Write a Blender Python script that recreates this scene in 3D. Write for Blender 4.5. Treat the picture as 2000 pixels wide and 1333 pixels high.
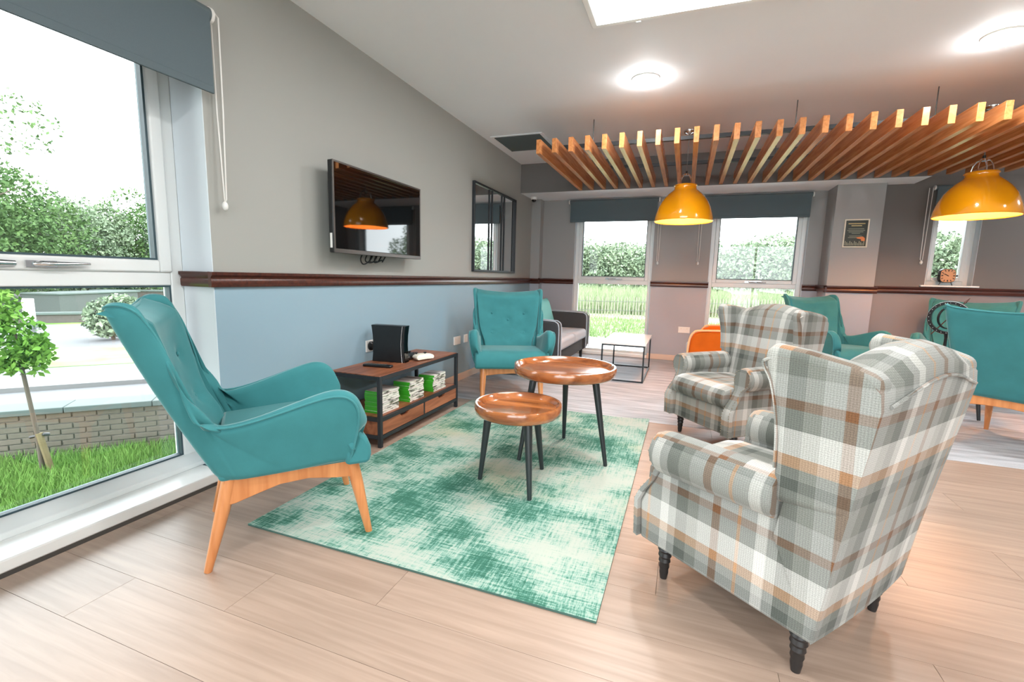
import bpy, bmesh, math, random
import numpy as np
from mathutils import Vector, Matrix

random.seed(7)
rng = np.random.default_rng(7)
for o in list(bpy.data.objects):
    bpy.data.objects.remove(o, do_unlink=True)
SC = bpy.context.scene
COL = SC.collection
PI = math.pi

# ------------------------------------------------------------------ camera
cam_data = bpy.data.cameras.new('camera')
cam_data.sensor_width = 36.0
cam_data.lens = 16.185
cam_data.clip_start = 0.02
cam = bpy.data.objects.new('camera', cam_data)
COL.objects.link(cam)
yaw, pitch, roll = math.radians(20.366), math.radians(7.886), math.radians(1.394)
fwd = Vector((-math.sin(yaw) * math.cos(pitch), math.cos(yaw) * math.cos(pitch), -math.sin(pitch)))
rgt = Vector((math.cos(yaw), math.sin(yaw), 0))
upv = rgt.cross(fwd)
r2 = math.cos(roll) * rgt + math.sin(roll) * upv
u2 = -math.sin(roll) * rgt + math.cos(roll) * upv
cam.matrix_world = Matrix(((r2.x, u2.x, -fwd.x, 0), (r2.y, u2.y, -fwd.y, 0), (r2.z, u2.z, -fwd.z, 1.10), (0, 0, 0, 1)))
SC.camera = cam

# ------------------------------------------------------------------ world, lights, exposure
SKY = 5.8
wd = bpy.data.worlds.new('overcast_sky')
SC.world = wd
wd.use_nodes = True
bg = wd.node_tree.nodes['Background']
bg.inputs[0].default_value = (0.90, 0.96, 1.0, 1)
bg.inputs[1].default_value = SKY
SC.view_settings.view_transform = 'Standard'
SC.view_settings.look = 'None'
SC.view_settings.exposure = 0.80
SC.view_settings.gamma = 1.0
SC.view_settings.use_curve_mapping = False
SC.cycles.use_denoising = True
SC.cycles.max_bounces = 10
SC.cycles.diffuse_bounces = 8
SC.cycles.glossy_bounces = 4
SC.cycles.transparent_max_bounces = 12
SC.cycles.caustics_reflective = False
SC.cycles.caustics_refractive = False
SC.cycles.sample_clamp_indirect = 8.0

PANEL_W = 22.0
PENDANT_W = 22.0


def area_light(name, loc, size, watts, col=(1, 1, 1), rot=(0, 0, 0), shape='DISK', size_y=None, portal=False):
    l = bpy.data.lights.new(name, 'AREA')
    l.shape = shape
    l.size = size
    if size_y:
        l.size_y = size_y
    l.energy = watts
    l.color = col
    if portal:
        l.cycles.is_portal = True
    o = bpy.data.objects.new(name, l)
    COL.objects.link(o)
    o.location = loc
    o.rotation_euler = rot
    return o


area_light('window_portal', (-2.60, 0.10, 1.15), 3.0, 1, rot=(0, -PI / 2, 0), shape='RECTANGLE', size_y=2.2, portal=True).scale = (0.74, 1.3, 1)
area_light('window_portal', (-1.01, 6.98, 1.1), 1.12, 1, rot=(-PI / 2, 0, 0), shape='RECTANGLE', size_y=2.1, portal=True)
area_light('window_portal', (0.83, 6.98, 1.1), 1.12, 1, rot=(-PI / 2, 0, 0), shape='RECTANGLE', size_y=2.1, portal=True)

# ------------------------------------------------------------------ materials


def nmat(name):
    m = bpy.data.materials.new(name)
    m.use_nodes = True
    nt = m.node_tree
    return m, nt, nt.nodes, nt.links, nt.nodes['Principled BSDF']


def srgb(r, g, b):
    f = lambda c: (c / 12.92 if c <= 0.04045 else ((c + 0.055) / 1.055) ** 2.4)
    return (f(r / 255), f(g / 255), f(b / 255), 1)


def plain(name, col, rough=0.5, metal=0.0, spec=0.5, emit=None, coat=0.0, noise=0.0, nscale=30.0, bump=0.0):
    m, nt, N, L, p = nmat(name)
    p.inputs['Base Color'].default_value = col
    p.inputs['Roughness'].default_value = rough
    p.inputs['Metallic'].default_value = metal
    p.inputs['Specular IOR Level'].default_value = spec
    p.inputs['Coat Weight'].default_value = coat
    if emit:
        p.inputs['Emission Color'].default_value = emit[0]
        p.inputs['Emission Strength'].default_value = emit[1]
    if noise or bump:
        tc = N.new('ShaderNodeTexCoord')
        nz = N.new('ShaderNodeTexNoise')
        nz.inputs['Scale'].default_value = nscale
        nz.inputs['Detail'].default_value = 4
        L.new(tc.outputs['Object'], nz.inputs['Vector'])
        if noise:
            mx = N.new('ShaderNodeMix')
            mx.data_type = 'RGBA'
            mx.inputs[6].default_value = tuple(c * (1 - noise) for c in col[:3]) + (1,)
            mx.inputs[7].default_value = tuple(min(1, c * (1 + noise)) for c in col[:3]) + (1,)
            L.new(nz.outputs['Fac'], mx.inputs[0])
            L.new(mx.outputs[2], p.inputs['Base Color'])
        if bump:
            b = N.new('ShaderNodeBump')
            b.inputs['Strength'].default_value = bump
            b.inputs['Distance'].default_value = 0.004
            L.new(nz.outputs['Fac'], b.inputs['Height'])
            L.new(b.outputs[0], p.inputs['Normal'])
    return m


def wall_paint(name, upper, lower, zsplit=1.055):
    """two paints on one wall, meeting under the dado rail"""
    m, nt, N, L, p = nmat(name)
    g = N.new('ShaderNodeNewGeometry')
    s = N.new('ShaderNodeSeparateXYZ')
    c = N.new('ShaderNodeMath')
    c.operation = 'GREATER_THAN'
    c.inputs[1].default_value = zsplit
    L.new(g.outputs['Position'], s.inputs[0])
    L.new(s.outputs['Z'], c.inputs[0])
    mx = N.new('ShaderNodeMix')
    mx.data_type = 'RGBA'
    mx.inputs[6].default_value = lower
    mx.inputs[7].default_value = upper
    L.new(c.outputs[0], mx.inputs[0])
    L.new(mx.outputs[2], p.inputs['Base Color'])
    p.inputs['Roughness'].default_value = 0.55
    p.inputs['Specular IOR Level'].default_value = 0.3
    return m


def wood(name, dark, light, scale=(1.2, 22, 22), rough=0.4, coat=0.0, per_object=0.0, axis_rand=True):
    """straight grain along local X of the coordinates"""
    m, nt, N, L, p = nmat(name)
    tc = N.new('ShaderNodeTexCoord')
    oi = N.new('ShaderNodeObjectInfo')
    mp = N.new('ShaderNodeMapping')
    mp.inputs['Scale'].default_value = scale
    sc = N.new('ShaderNodeVectorMath')
    sc.operation = 'SCALE'
    sc.inputs[0].default_value = (37.0, 11.0, 5.0)
    L.new(oi.outputs['Random'], sc.inputs['Scale'])
    L.new(sc.outputs[0], mp.inputs['Location'])
    L.new(tc.outputs['Object'], mp.inputs['Vector'])
    nz = N.new('ShaderNodeTexNoise')
    nz.inputs['Scale'].default_value = 1.6
    nz.inputs['Detail'].default_value = 6
    nz.inputs['Distortion'].default_value = 0.6
    L.new(mp.outputs[0], nz.inputs['Vector'])
    rp = N.new('ShaderNodeValToRGB')
    rp.color_ramp.elements[0].position = 0.28
    rp.color_ramp.elements[0].color = dark
    rp.color_ramp.elements[1].position = 0.72
    rp.color_ramp.elements[1].color = light
    L.new(nz.outputs['Fac'], rp.inputs[0])
    out = rp.outputs[0]
    if per_object:
        hs = N.new('ShaderNodeHueSaturation')
        mr = N.new('ShaderNodeMapRange')
        mr.inputs['To Min'].default_value = 1 - per_object
        mr.inputs['To Max'].default_value = 1 + per_object
        L.new(oi.outputs['Random'], mr.inputs[0])
        L.new(mr.outputs[0], hs.inputs['Value'])
        L.new(out, hs.inputs['Color'])
        out = hs.outputs[0]
    L.new(out, p.inputs['Base Color'])
    p.inputs['Roughness'].default_value = rough
    p.inputs['Coat Weight'].default_value = coat
    p.inputs['Coat Roughness'].default_value = 0.12
    b = N.new('ShaderNodeBump')
    b.inputs['Strength'].default_value = 0.12
    b.inputs['Distance'].default_value = 0.002
    L.new(nz.outputs['Fac'], b.inputs['Height'])
    L.new(b.outputs[0], p.inputs['Normal'])
    return m


def velvet(name, col, tint):
    m, nt, N, L, p = nmat(name)
    tc = N.new('ShaderNodeTexCoord')
    nz = N.new('ShaderNodeTexNoise')
    nz.inputs['Scale'].default_value = 9
    nz.inputs['Detail'].default_value = 5
    L.new(tc.outputs['Object'], nz.inputs['Vector'])
    n2 = N.new('ShaderNodeTexNoise')
    n2.inputs['Scale'].default_value = 380
    L.new(tc.outputs['Object'], n2.inputs['Vector'])
    mx = N.new('ShaderNodeMix')
    mx.data_type = 'RGBA'
    mx.inputs[6].default_value = tuple(c * 0.82 for c in col[:3]) + (1,)
    mx.inputs[7].default_value = tuple(c * 1.18 for c in col[:3]) + (1,)
    L.new(nz.outputs['Fac'], mx.inputs[0])
    L.new(mx.outputs[2], p.inputs['Base Color'])
    p.inputs['Roughness'].default_value = 0.85
    p.inputs['Specular IOR Level'].default_value = 0.15
    p.inputs['Sheen Weight'].default_value = 0.35
    p.inputs['Sheen Roughness'].default_value = 0.35
    p.inputs['Sheen Tint'].default_value = tint
    b = N.new('ShaderNodeBump')
    b.inputs['Strength'].default_value = 0.15
    b.inputs['Distance'].default_value = 0.002
    L.new(n2.outputs['Fac'], b.inputs['Height'])
    L.new(b.outputs[0], p.inputs['Normal'])
    return m


def plaid(name):
    """woven check: one stripe sequence across, one along, threads blended, fine pick and pick lines"""
    m, nt, N, L, p = nmat(name)
    uv = N.new('ShaderNodeTexCoord')
    sp = N.new('ShaderNodeSeparateXYZ')
    L.new(uv.outputs['UV'], sp.inputs[0])

    def stripes(src, period, off, elems):
        a = N.new('ShaderNodeMath'); a.operation = 'MULTIPLY_ADD'
        a.inputs[1].default_value = 1 / period
        a.inputs[2].default_value = off
        L.new(src, a.inputs[0])
        f = N.new('ShaderNodeMath'); f.operation = 'FRACT'
        L.new(a.outputs[0], f.inputs[0])
        r = N.new('ShaderNodeValToRGB')
        r.color_ramp.interpolation = 'CONSTANT'
        els = r.color_ramp.elements
        els[0].position = 0; els[0].color = elems[0][1]
        els[1].position = elems[1][0]; els[1].color = elems[1][1]
        for ps, c in elems[2:]:
            e = els.new(ps); e.color = c
        L.new(f.outputs[0], r.inputs[0])
        return r.outputs[0]

    brown = srgb(112, 78, 54)
    tan = srgb(178, 138, 104)
    white = srgb(200, 198, 193)
    lg = srgb(146, 147, 143)
    mg = srgb(116, 118, 112)
    dg = srgb(78, 82, 77)
    us = stripes(sp.outputs['X'], 0.345, 0.0, [(0, brown), (0.075, lg), (0.22, mg), (0.34, dg), (0.47, lg), (0.56, white), (0.66, lg), (0.80, tan), (0.83, lg)])
    vs = stripes(sp.outputs['Y'], 0.40, 0.06, [(0, brown), (0.065, lg), (0.22, mg), (0.44, dg), (0.52, mg), (0.60, tan), (0.68, white), (0.86, mg)])

    def fine(src, period):
        a = N.new('ShaderNodeMath'); a.operation = 'MULTIPLY'
        a.inputs[1].default_value = 2 * PI / period
        L.new(src, a.inputs[0])
        s = N.new('ShaderNodeMath'); s.operation = 'SINE'
        L.new(a.outputs[0], s.inputs[0])
        return s.outputs[0]
    fu, fv = fine(sp.outputs['X'], 0.0070), fine(sp.outputs['Y'], 0.0058)
    ad = N.new('ShaderNodeMath'); ad.operation = 'ADD'
    L.new(fu, ad.inputs[0]); L.new(fv, ad.inputs[1])
    nz = N.new('ShaderNodeTexNoise')
    nz.inputs['Scale'].default_value = 420
    nz.inputs['Detail'].default_value = 2
    L.new(uv.outputs['UV'], nz.inputs['Vector'])
    mr = N.new('ShaderNodeMapRange')
    mr.inputs['From Min'].default_value = -2; mr.inputs['From Max'].default_value = 2
    mr.inputs['To Min'].default_value = 0.84; mr.inputs['To Max'].default_value = 1.14
    L.new(ad.outputs[0], mr.inputs[0])
    mr2 = N.new('ShaderNodeMapRange')
    mr2.inputs['From Min'].default_value = 0.25; mr2.inputs['From Max'].default_value = 0.75
    mr2.inputs['To Min'].default_value = 0.72; mr2.inputs['To Max'].default_value = 1.24
    L.new(nz.outputs['Fac'], mr2.inputs[0])
    mu = N.new('ShaderNodeMath'); mu.operation = 'MULTIPLY'
    L.new(mr.outputs[0], mu.inputs[0]); L.new(mr2.outputs[0], mu.inputs[1])
    mx = N.new('ShaderNodeMix'); mx.data_type = 'RGBA'
    mx.inputs[0].default_value = 0.5
    L.new(us, mx.inputs[6]); L.new(vs, mx.inputs[7])
    hs = N.new('ShaderNodeHueSaturation')
    L.new(mu.outputs[0], hs.inputs['Value'])
    L.new(mx.outputs[2], hs.inputs['Color'])
    L.new(hs.outputs[0], p.inputs['Base Color'])
    p.inputs['Roughness'].default_value = 0.9
    p.inputs['Specular IOR Level'].default_value = 0.1
    p.inputs['Sheen Weight'].default_value = 0.12
    b = N.new('ShaderNodeBump')
    b.inputs['Strength'].default_value = 0.35
    b.inputs['Distance'].default_value = 0.002
    L.new(mu.outputs[0], b.inputs['Height'])
    L.new(b.outputs[0], p.inputs['Normal'])
    return m


def rug_mat(name):
    m, nt, N, L, p = nmat(name)
    tc = N.new('ShaderNodeTexCoord')

    def nz(scale, mapscale, detail=5, rough=0.6):
        mp = N.new('ShaderNodeMapping'); mp.inputs['Scale'].default_value = mapscale
        L.new(tc.outputs['Object'], mp.inputs[0])
        n = N.new('ShaderNodeTexNoise'); n.inputs['Scale'].default_value = scale
        n.inputs['Detail'].default_value = detail; n.inputs['Roughness'].default_value = rough
        L.new(mp.outputs[0], n.inputs['Vector'])
        return n.outputs['Fac']
    big = nz(2.3, (1.0, 1.35, 1), 3, 0.55)
    sx = nz(6.0, (1.2, 16, 1), 4, 0.6)
    sy = nz(6.0, (16, 1.2, 1), 4, 0.6)
    fx = nz(14.0, (3, 26, 1), 2, 0.5)
    fy = nz(14.0, (26, 3, 1), 2, 0.5)

    def madd(a, k, b):
        x = N.new('ShaderNodeMath'); x.operation = 'MULTIPLY_ADD'
        L.new(a, x.inputs[0]); x.inputs[1].default_value = k
        if isinstance(b, float):
            x.inputs[2].default_value = b
        else:
            L.new(b, x.inputs[2])
        return x.outputs[0]
    v = madd(big, 1.40, -1.07)
    v = madd(sx, 0.62, v)
    v = madd(sy, 0.62, v)
    v = madd(fx, 0.38, v)
    v = madd(fy, 0.38, v)
    r = N.new('ShaderNodeValToRGB')
    e = r.color_ramp.elements
    e[0].position = 0.40; e[0].color = srgb(58, 106, 90)
    e[1].position = 0.82; e[1].color = srgb(176, 183, 172)
    for ps, c in ((0.52, srgb(86, 136, 120)), (0.60, srgb(130, 166, 152)), (0.69, srgb(160, 178, 166))):
        q = e.new(ps); q.color = c
    L.new(v, r.inputs[0])
    yel = nz(1.5, (1, 1, 1), 2, 0.5)
    mr = N.new('ShaderNodeMapRange')
    mr.inputs['From Min'].default_value = 0.56; mr.inputs['From Max'].default_value = 0.72
    mr.inputs['To Max'].default_value = 0.75
    L.new(yel, mr.inputs[0])
    mx = N.new('ShaderNodeMix'); mx.data_type = 'RGBA'; mx.blend_type = 'MULTIPLY'
    mx.inputs[7].default_value = (1.0, 0.90, 0.68, 1)
    L.new(mr.outputs[0], mx.inputs[0]); L.new(r.outputs[0], mx.inputs[6])
    L.new(mx.outputs[2], p.inputs['Base Color'])
    p.inputs['Roughness'].default_value = 0.95
    p.inputs['Specular IOR Level'].default_value = 0.1
    b = N.new('ShaderNodeBump'); b.inputs['Strength'].default_value = 0.3; b.inputs['Distance'].default_value = 0.003
    L.new(v, b.inputs['Height']); L.new(b.outputs[0], p.inputs['Normal'])
    return m


def carpet_mat(name):
    m, nt, N, L, p = nmat(name)
    tc = N.new('ShaderNodeTexCoord')
    mp = N.new('ShaderNodeMapping')
    mp.inputs['Rotation'].default_value = (0, 0, 0.0)
    mp.inputs['Scale'].default_value = (1.0, 9.0, 1)
    L.new(tc.outputs['Object'], mp.inputs[0])
    n1 = N.new('ShaderNodeTexNoise'); n1.inputs['Scale'].default_value = 2.4; n1.inputs['Detail'].default_value = 5
    L.new(mp.outputs[0], n1.inputs['Vector'])
    n2 = N.new('ShaderNodeTexNoise'); n2.inputs['Scale'].default_value = 260
    L.new(tc.outputs['Object'], n2.inputs['Vector'])
    r = N.new('ShaderNodeValToRGB')
    r.color_ramp.elements[0].position = 0.32; r.color_ramp.elements[0].color = srgb(158, 160, 165)
    r.color_ramp.elements[1].position = 0.66; r.color_ramp.elements[1].color = srgb(192, 195, 200)
    L.new(n1.outputs['Fac'], r.inputs[0])
    mr = N.new('ShaderNodeMapRange'); mr.inputs['From Min'].default_value = 0.3; mr.inputs['From Max'].default_value = 0.7
    mr.inputs['To Min'].default_value = 0.8; mr.inputs['To Max'].default_value = 1.15
    L.new(n2.outputs['Fac'], mr.inputs[0])
    hs = N.new('ShaderNodeHueSaturation')
    L.new(mr.outputs[0], hs.inputs['Value']); L.new(r.outputs[0], hs.inputs['Color'])
    L.new(hs.outputs[0], p.inputs['Base Color'])
    p.inputs['Roughness'].default_value = 0.95
    p.inputs['Specular IOR Level'].default_value = 0.1
    return m


def glass_mat(name, gloss=0.07):
    m, nt, N, L, p = nmat(name)
    N.remove(p)
    t = N.new('ShaderNodeBsdfTransparent')
    t.inputs[0].default_value = (0.97, 0.985, 0.98, 1)
    g = N.new('ShaderNodeBsdfGlossy')
    g.inputs['Roughness'].default_value = 0.0
    fr = N.new('ShaderNodeFresnel'); fr.inputs[0].default_value = 1.45
    mx = N.new('ShaderNodeMixShader')
    L.new(fr.outputs[0], mx.inputs[0]); L.new(t.outputs[0], mx.inputs[1]); L.new(g.outputs[0], mx.inputs[2])
    L.new(mx.outputs[0], N['Material Output'].inputs[0])
    return m


def leaf_mat(name, a, b):
    m, nt, N, L, p = nmat(name)
    tc = N.new('ShaderNodeTexCoord')
    nz = N.new('ShaderNodeTexNoise'); nz.inputs['Scale'].default_value = 1.3; nz.inputs['Detail'].default_value = 8
    L.new(tc.outputs['Object'], nz.inputs['Vector'])
    r = N.new('ShaderNodeValToRGB')
    r.color_ramp.elements[0].position = 0.3; r.color_ramp.elements[0].color = a
    r.color_ramp.elements[1].position = 0.7; r.color_ramp.elements[1].color = b
    L.new(nz.outputs['Fac'], r.inputs[0])
    L.new(r.outputs[0], p.inputs['Base Color'])
    p.inputs['Roughness'].default_value = 0.8
    p.inputs['Specular IOR Level'].default_value = 0.1
    return m


MT = {}
MT['wall'] = wall_paint('grey_over_blue_wall_paint', srgb(158, 159, 154), srgb(142, 168, 182))
MT['wall_far'] = wall_paint('grey_far_wall_paint', srgb(158, 157, 156), srgb(170, 173, 182))
MT['bulkhead'] = plain('bulkhead_paint', srgb(112, 109, 107), 0.6)
MT['wall_dark'] = wall_paint('dark_grey_far_wall', srgb(116, 111, 108), srgb(142, 136, 138))  # darker greys than the rest of the far wall
MT['reveal'] = plain('white_reveal_paint', srgb(214, 222, 228), 0.55)
MT['ceiling'] = plain('white_ceiling_paint', srgb(240, 242, 244), 0.7, noise=0.02, nscale=2)
MT['plank'] = wood('oak_vinyl_plank', srgb(151, 129, 114), srgb(173, 150, 134), scale=(1.3, 26, 26), rough=0.36, per_object=0.05)
MT['slab'] = plain('joint_brown', srgb(140, 116, 100), 0.7)
MT['carpet'] = carpet_mat('grey_streaked_carpet')
MT['rug'] = rug_mat('distressed_teal_rug')
MT['rug_edge'] = plain('rug_binding', srgb(60, 92, 84), 0.9)
MT['rail'] = wood('dark_stained_rail', srgb(48, 22, 16), srgb(88, 44, 32), scale=(2, 30, 30), rough=0.28)
MT['base'] = plain('pale_wood_skirting', srgb(214, 190, 172), 0.45, noise=0.06, nscale=8)
MT['upvc'] = plain('white_window_plastic', srgb(222, 226, 226), 0.3)
MT['gasket'] = plain('dark_glazing_gasket', srgb(52, 74, 82), 0.5)
MT['chrome'] = plain('chrome', (0.75, 0.77, 0.78, 1), 0.18, metal=1)
MT['glass'] = glass_mat('window_glass')
MT['sill'] = plain('white_sill', srgb(240, 240, 238), 0.3)
MT['plinth'] = plain('dark_plinth', srgb(74, 70, 66), 0.6)
MT['blind'] = plain('charcoal_blind_fabric', srgb(84, 98, 104), 0.75, noise=0.08, nscale=300)
MT['blind_tube'] = plain('charcoal_blind_tube', srgb(86, 98, 102), 0.5)
MT['chain'] = plain('white_bead_chain', srgb(226, 224, 220), 0.4)
MT['teal'] = velvet('teal_velvet', srgb(60, 124, 128), (0.85, 1.0, 1.0, 1))
MT['teal_pipe'] = velvet('teal_piping', srgb(66, 130, 134), (0.85, 1.0, 1.0, 1))
MT['orange'] = velvet('orange_velvet', srgb(206, 96, 22), (1.0, 0.8, 0.6, 1))
MT['orange_pipe'] = velvet('orange_piping', srgb(244, 190, 140), (1.0, 0.9, 0.8, 1))
MT['beech'] = wood('beech_wood', srgb(184, 112, 62), srgb(214, 146, 92), scale=(20, 20, 1.5), rough=0.35, coat=0.2)
MT['plaid'] = plaid('wool_plaid')
MT['ebony'] = plain('black_turned_wood', srgb(34, 32, 32), 0.35)
MT['stud'] = plain('antique_nail_heads', srgb(150, 140, 120), 0.4, metal=0.6)
MT['tray'] = wood('mango_wood_tray', srgb(108, 56, 28), srgb(188, 116, 66), scale=(1.5, 11, 11), rough=0.16, coat=0.8)
MT['tableleg'] = plain('black_table_leg', srgb(36, 42, 44), 0.38)
MT['steel'] = plain('black_steel_frame', srgb(34, 39, 44), 0.5)
MT['cabwood'] = wood('reclaimed_acacia', srgb(104, 54, 32), srgb(172, 108, 74), scale=(14, 1.4, 14), rough=0.42, per_object=0.12)
MT['slat'] = wood('oak_slat', srgb(176, 108, 58), srgb(216, 146, 90), scale=(24, 1.6, 24), rough=0.25, per_object=0.07)
MT['black'] = plain('black_plastic', srgb(22, 24, 26), 0.35)
MT['gloss_black'] = plain('gloss_black', srgb(8, 9, 10), 0.04, coat=0.5)
MT['screen'] = plain('black_screen', srgb(6, 7, 8), 0.03, spec=0.8)
MT['tvbezel'] = plain('tv_bezel_grey', srgb(92, 88, 86), 0.3, metal=0.6)
MT['mirror'] = plain('mirror_glass', (0.86, 0.88, 0.88, 1), 0.01, metal=1)
MT['white'] = plain('white_plastic', srgb(238, 236, 232), 0.35)
MT['cream'] = plain('cream_plastic', srgb(228, 222, 206), 0.35)
MT['grey_vent'] = plain('vent_grey', srgb(88, 96, 96), 0.6)
MT['amber'] = plain('amber_enamel', srgb(238, 158, 14), 0.12, coat=0.8)
MT['amber_in'] = plain('cream_enamel_inside', srgb(226, 178, 110), 0.4)
MT['bulb'] = plain('lamp_glow', (1, 0.8, 0.5, 1), 0.4, emit=((1, 0.78, 0.45, 1), 5))
MT['led'] = plain('led_diffuser', (1, 1, 1, 1), 0.4, emit=((1, 0.995, 0.985, 1), 62))
MT['panel'] = plain('panel_diffuser', (1, 1, 1, 1), 0.4, emit=((0.98, 1, 1, 1), 2.2))
MT['dsofa'] = plain('charcoal_sofa_fabric', srgb(58, 58, 60), 0.9, noise=0.12, nscale=200)
MT['lsofa'] = plain('pale_grey_seat_fabric', srgb(176, 184, 194), 0.9, noise=0.08, nscale=200)
MT['cushion'] = plain('turquoise_cushion_fabric', srgb(120, 200, 204), 0.85, noise=0.1, nscale=120)
MT['marble'] = plain('white_marble_top', srgb(240, 238, 236), 0.15, noise=0.03, nscale=6)
MT['case_green'] = plain('green_plastic_case', srgb(64, 168, 44), 0.3)
MT['poster'] = plain('dark_green_print', srgb(46, 50, 40), 0.4)
MT['gold'] = plain('gold_print', srgb(196, 170, 110), 0.5)
MT['pale_print'] = plain('pale_print', srgb(160, 160, 136), 0.5)
MT['orange_print'] = plain('orange_print', srgb(226, 128, 66), 0.5)
MT['pframe'] = plain('cream_picture_frame', srgb(226, 214, 194), 0.45)
MT['copper'] = plain('copper_clock_face', srgb(206, 152, 112), 0.45, noise=0.06, nscale=40)
MT['cordgrey'] = plain('grey_cord', srgb(120, 120, 118), 0.5)
MT['rod'] = plain('steel_rod', srgb(92, 94, 94), 0.35, metal=0.8)
MT['grass'] = leaf_mat('lawn_green', srgb(74, 110, 48), srgb(112, 148, 74))
MT['mown'] = leaf_mat('mown_green', srgb(94, 120, 72), srgb(136, 154, 106))
MT['meadow'] = leaf_mat('meadow_green', srgb(104, 120, 86), srgb(144, 152, 120))
MT['leaf'] = leaf_mat('leaf_green', srgb(54, 78, 48), srgb(92, 116, 70))
MT['leaf2'] = leaf_mat('hazed_leaf_green', srgb(94, 110, 90), srgb(134, 147, 120))  # leaf colour lightened and greyed to hold the distance haze
MT['leaf3'] = leaf_mat('bright_leaf_green', srgb(72, 112, 40), srgb(116, 146, 66))
MT['bark'] = plain('grey_bark', srgb(84, 74, 64), 0.9, noise=0.2, nscale=14)
MT['stake'] = plain('weathered_stake', srgb(104, 90, 60), 0.8, noise=0.15, nscale=10)
MT['asphalt'] = plain('pale_asphalt', srgb(88, 88, 90), 0.9, noise=0.06, nscale=4)
MT['paving'] = plain('pale_concrete', srgb(206, 205, 202), 0.9, noise=0.06, nscale=3)
MT['coping'] = plain('grey_coping', srgb(84, 92, 90), 0.9, noise=0.1, nscale=9)
MT['brick'] = plain('weathered_brick', srgb(98, 90, 80), 0.9, noise=0.22, nscale=6)
MT['mortar'] = plain('mortar', srgb(116, 112, 105), 0.95)
MT['roughcast'] = plain('roughcast_grey', srgb(76, 78, 78), 0.95, noise=0.15, nscale=30)
MT['stone'] = plain('pinkish_stone', srgb(80, 72, 70), 0.95, noise=0.2, nscale=12)
MT['roof'] = plain('pale_roof', srgb(88, 86, 85), 0.9, noise=0.06, nscale=3)
MT['pale_paint'] = plain('pale_door_paint', srgb(92, 93, 95), 0.6)
MT['kerb'] = plain('kerb_concrete', srgb(104, 103, 102), 0.9)
MT['paling'] = plain('weathered_paling', srgb(124, 120, 106), 0.9, noise=0.1, nscale=8)


def spine_mat(name):
    m, nt, N, L, p = nmat(name)
    tc = N.new('ShaderNodeTexCoord'); oi = N.new('ShaderNodeObjectInfo')
    mp = N.new('ShaderNodeMapping'); mp.inputs['Scale'].default_value = (1, 16, 72)
    sc = N.new('ShaderNodeVectorMath'); sc.operation = 'SCALE'; sc.inputs[0].default_value = (91, 57, 33)
    L.new(oi.outputs['Random'], sc.inputs['Scale']); L.new(sc.outputs[0], mp.inputs['Location'])
    L.new(tc.outputs['Object'], mp.inputs[0])
    nz = N.new('ShaderNodeTexNoise'); nz.inputs['Scale'].default_value = 1.0; nz.inputs['Detail'].default_value = 2
    L.new(mp.outputs[0], nz.inputs['Vector'])
    r = N.new('ShaderNodeValToRGB')
    r.color_ramp.elements[0].position = 0.36; r.color_ramp.elements[0].color = srgb(84, 76, 72)
    r.color_ramp.elements[1].position = 0.52; r.color_ramp.elements[1].color = srgb(228, 222, 218)
    L.new(nz.outputs['Fac'], r.inputs[0]); L.new(r.outputs[0], p.inputs['Base Color'])
    p.inputs['Roughness'].default_value = 0.4
    return m


MT['spine'] = spine_mat('paper_spine')

# ------------------------------------------------------------------ mesh builder


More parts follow.
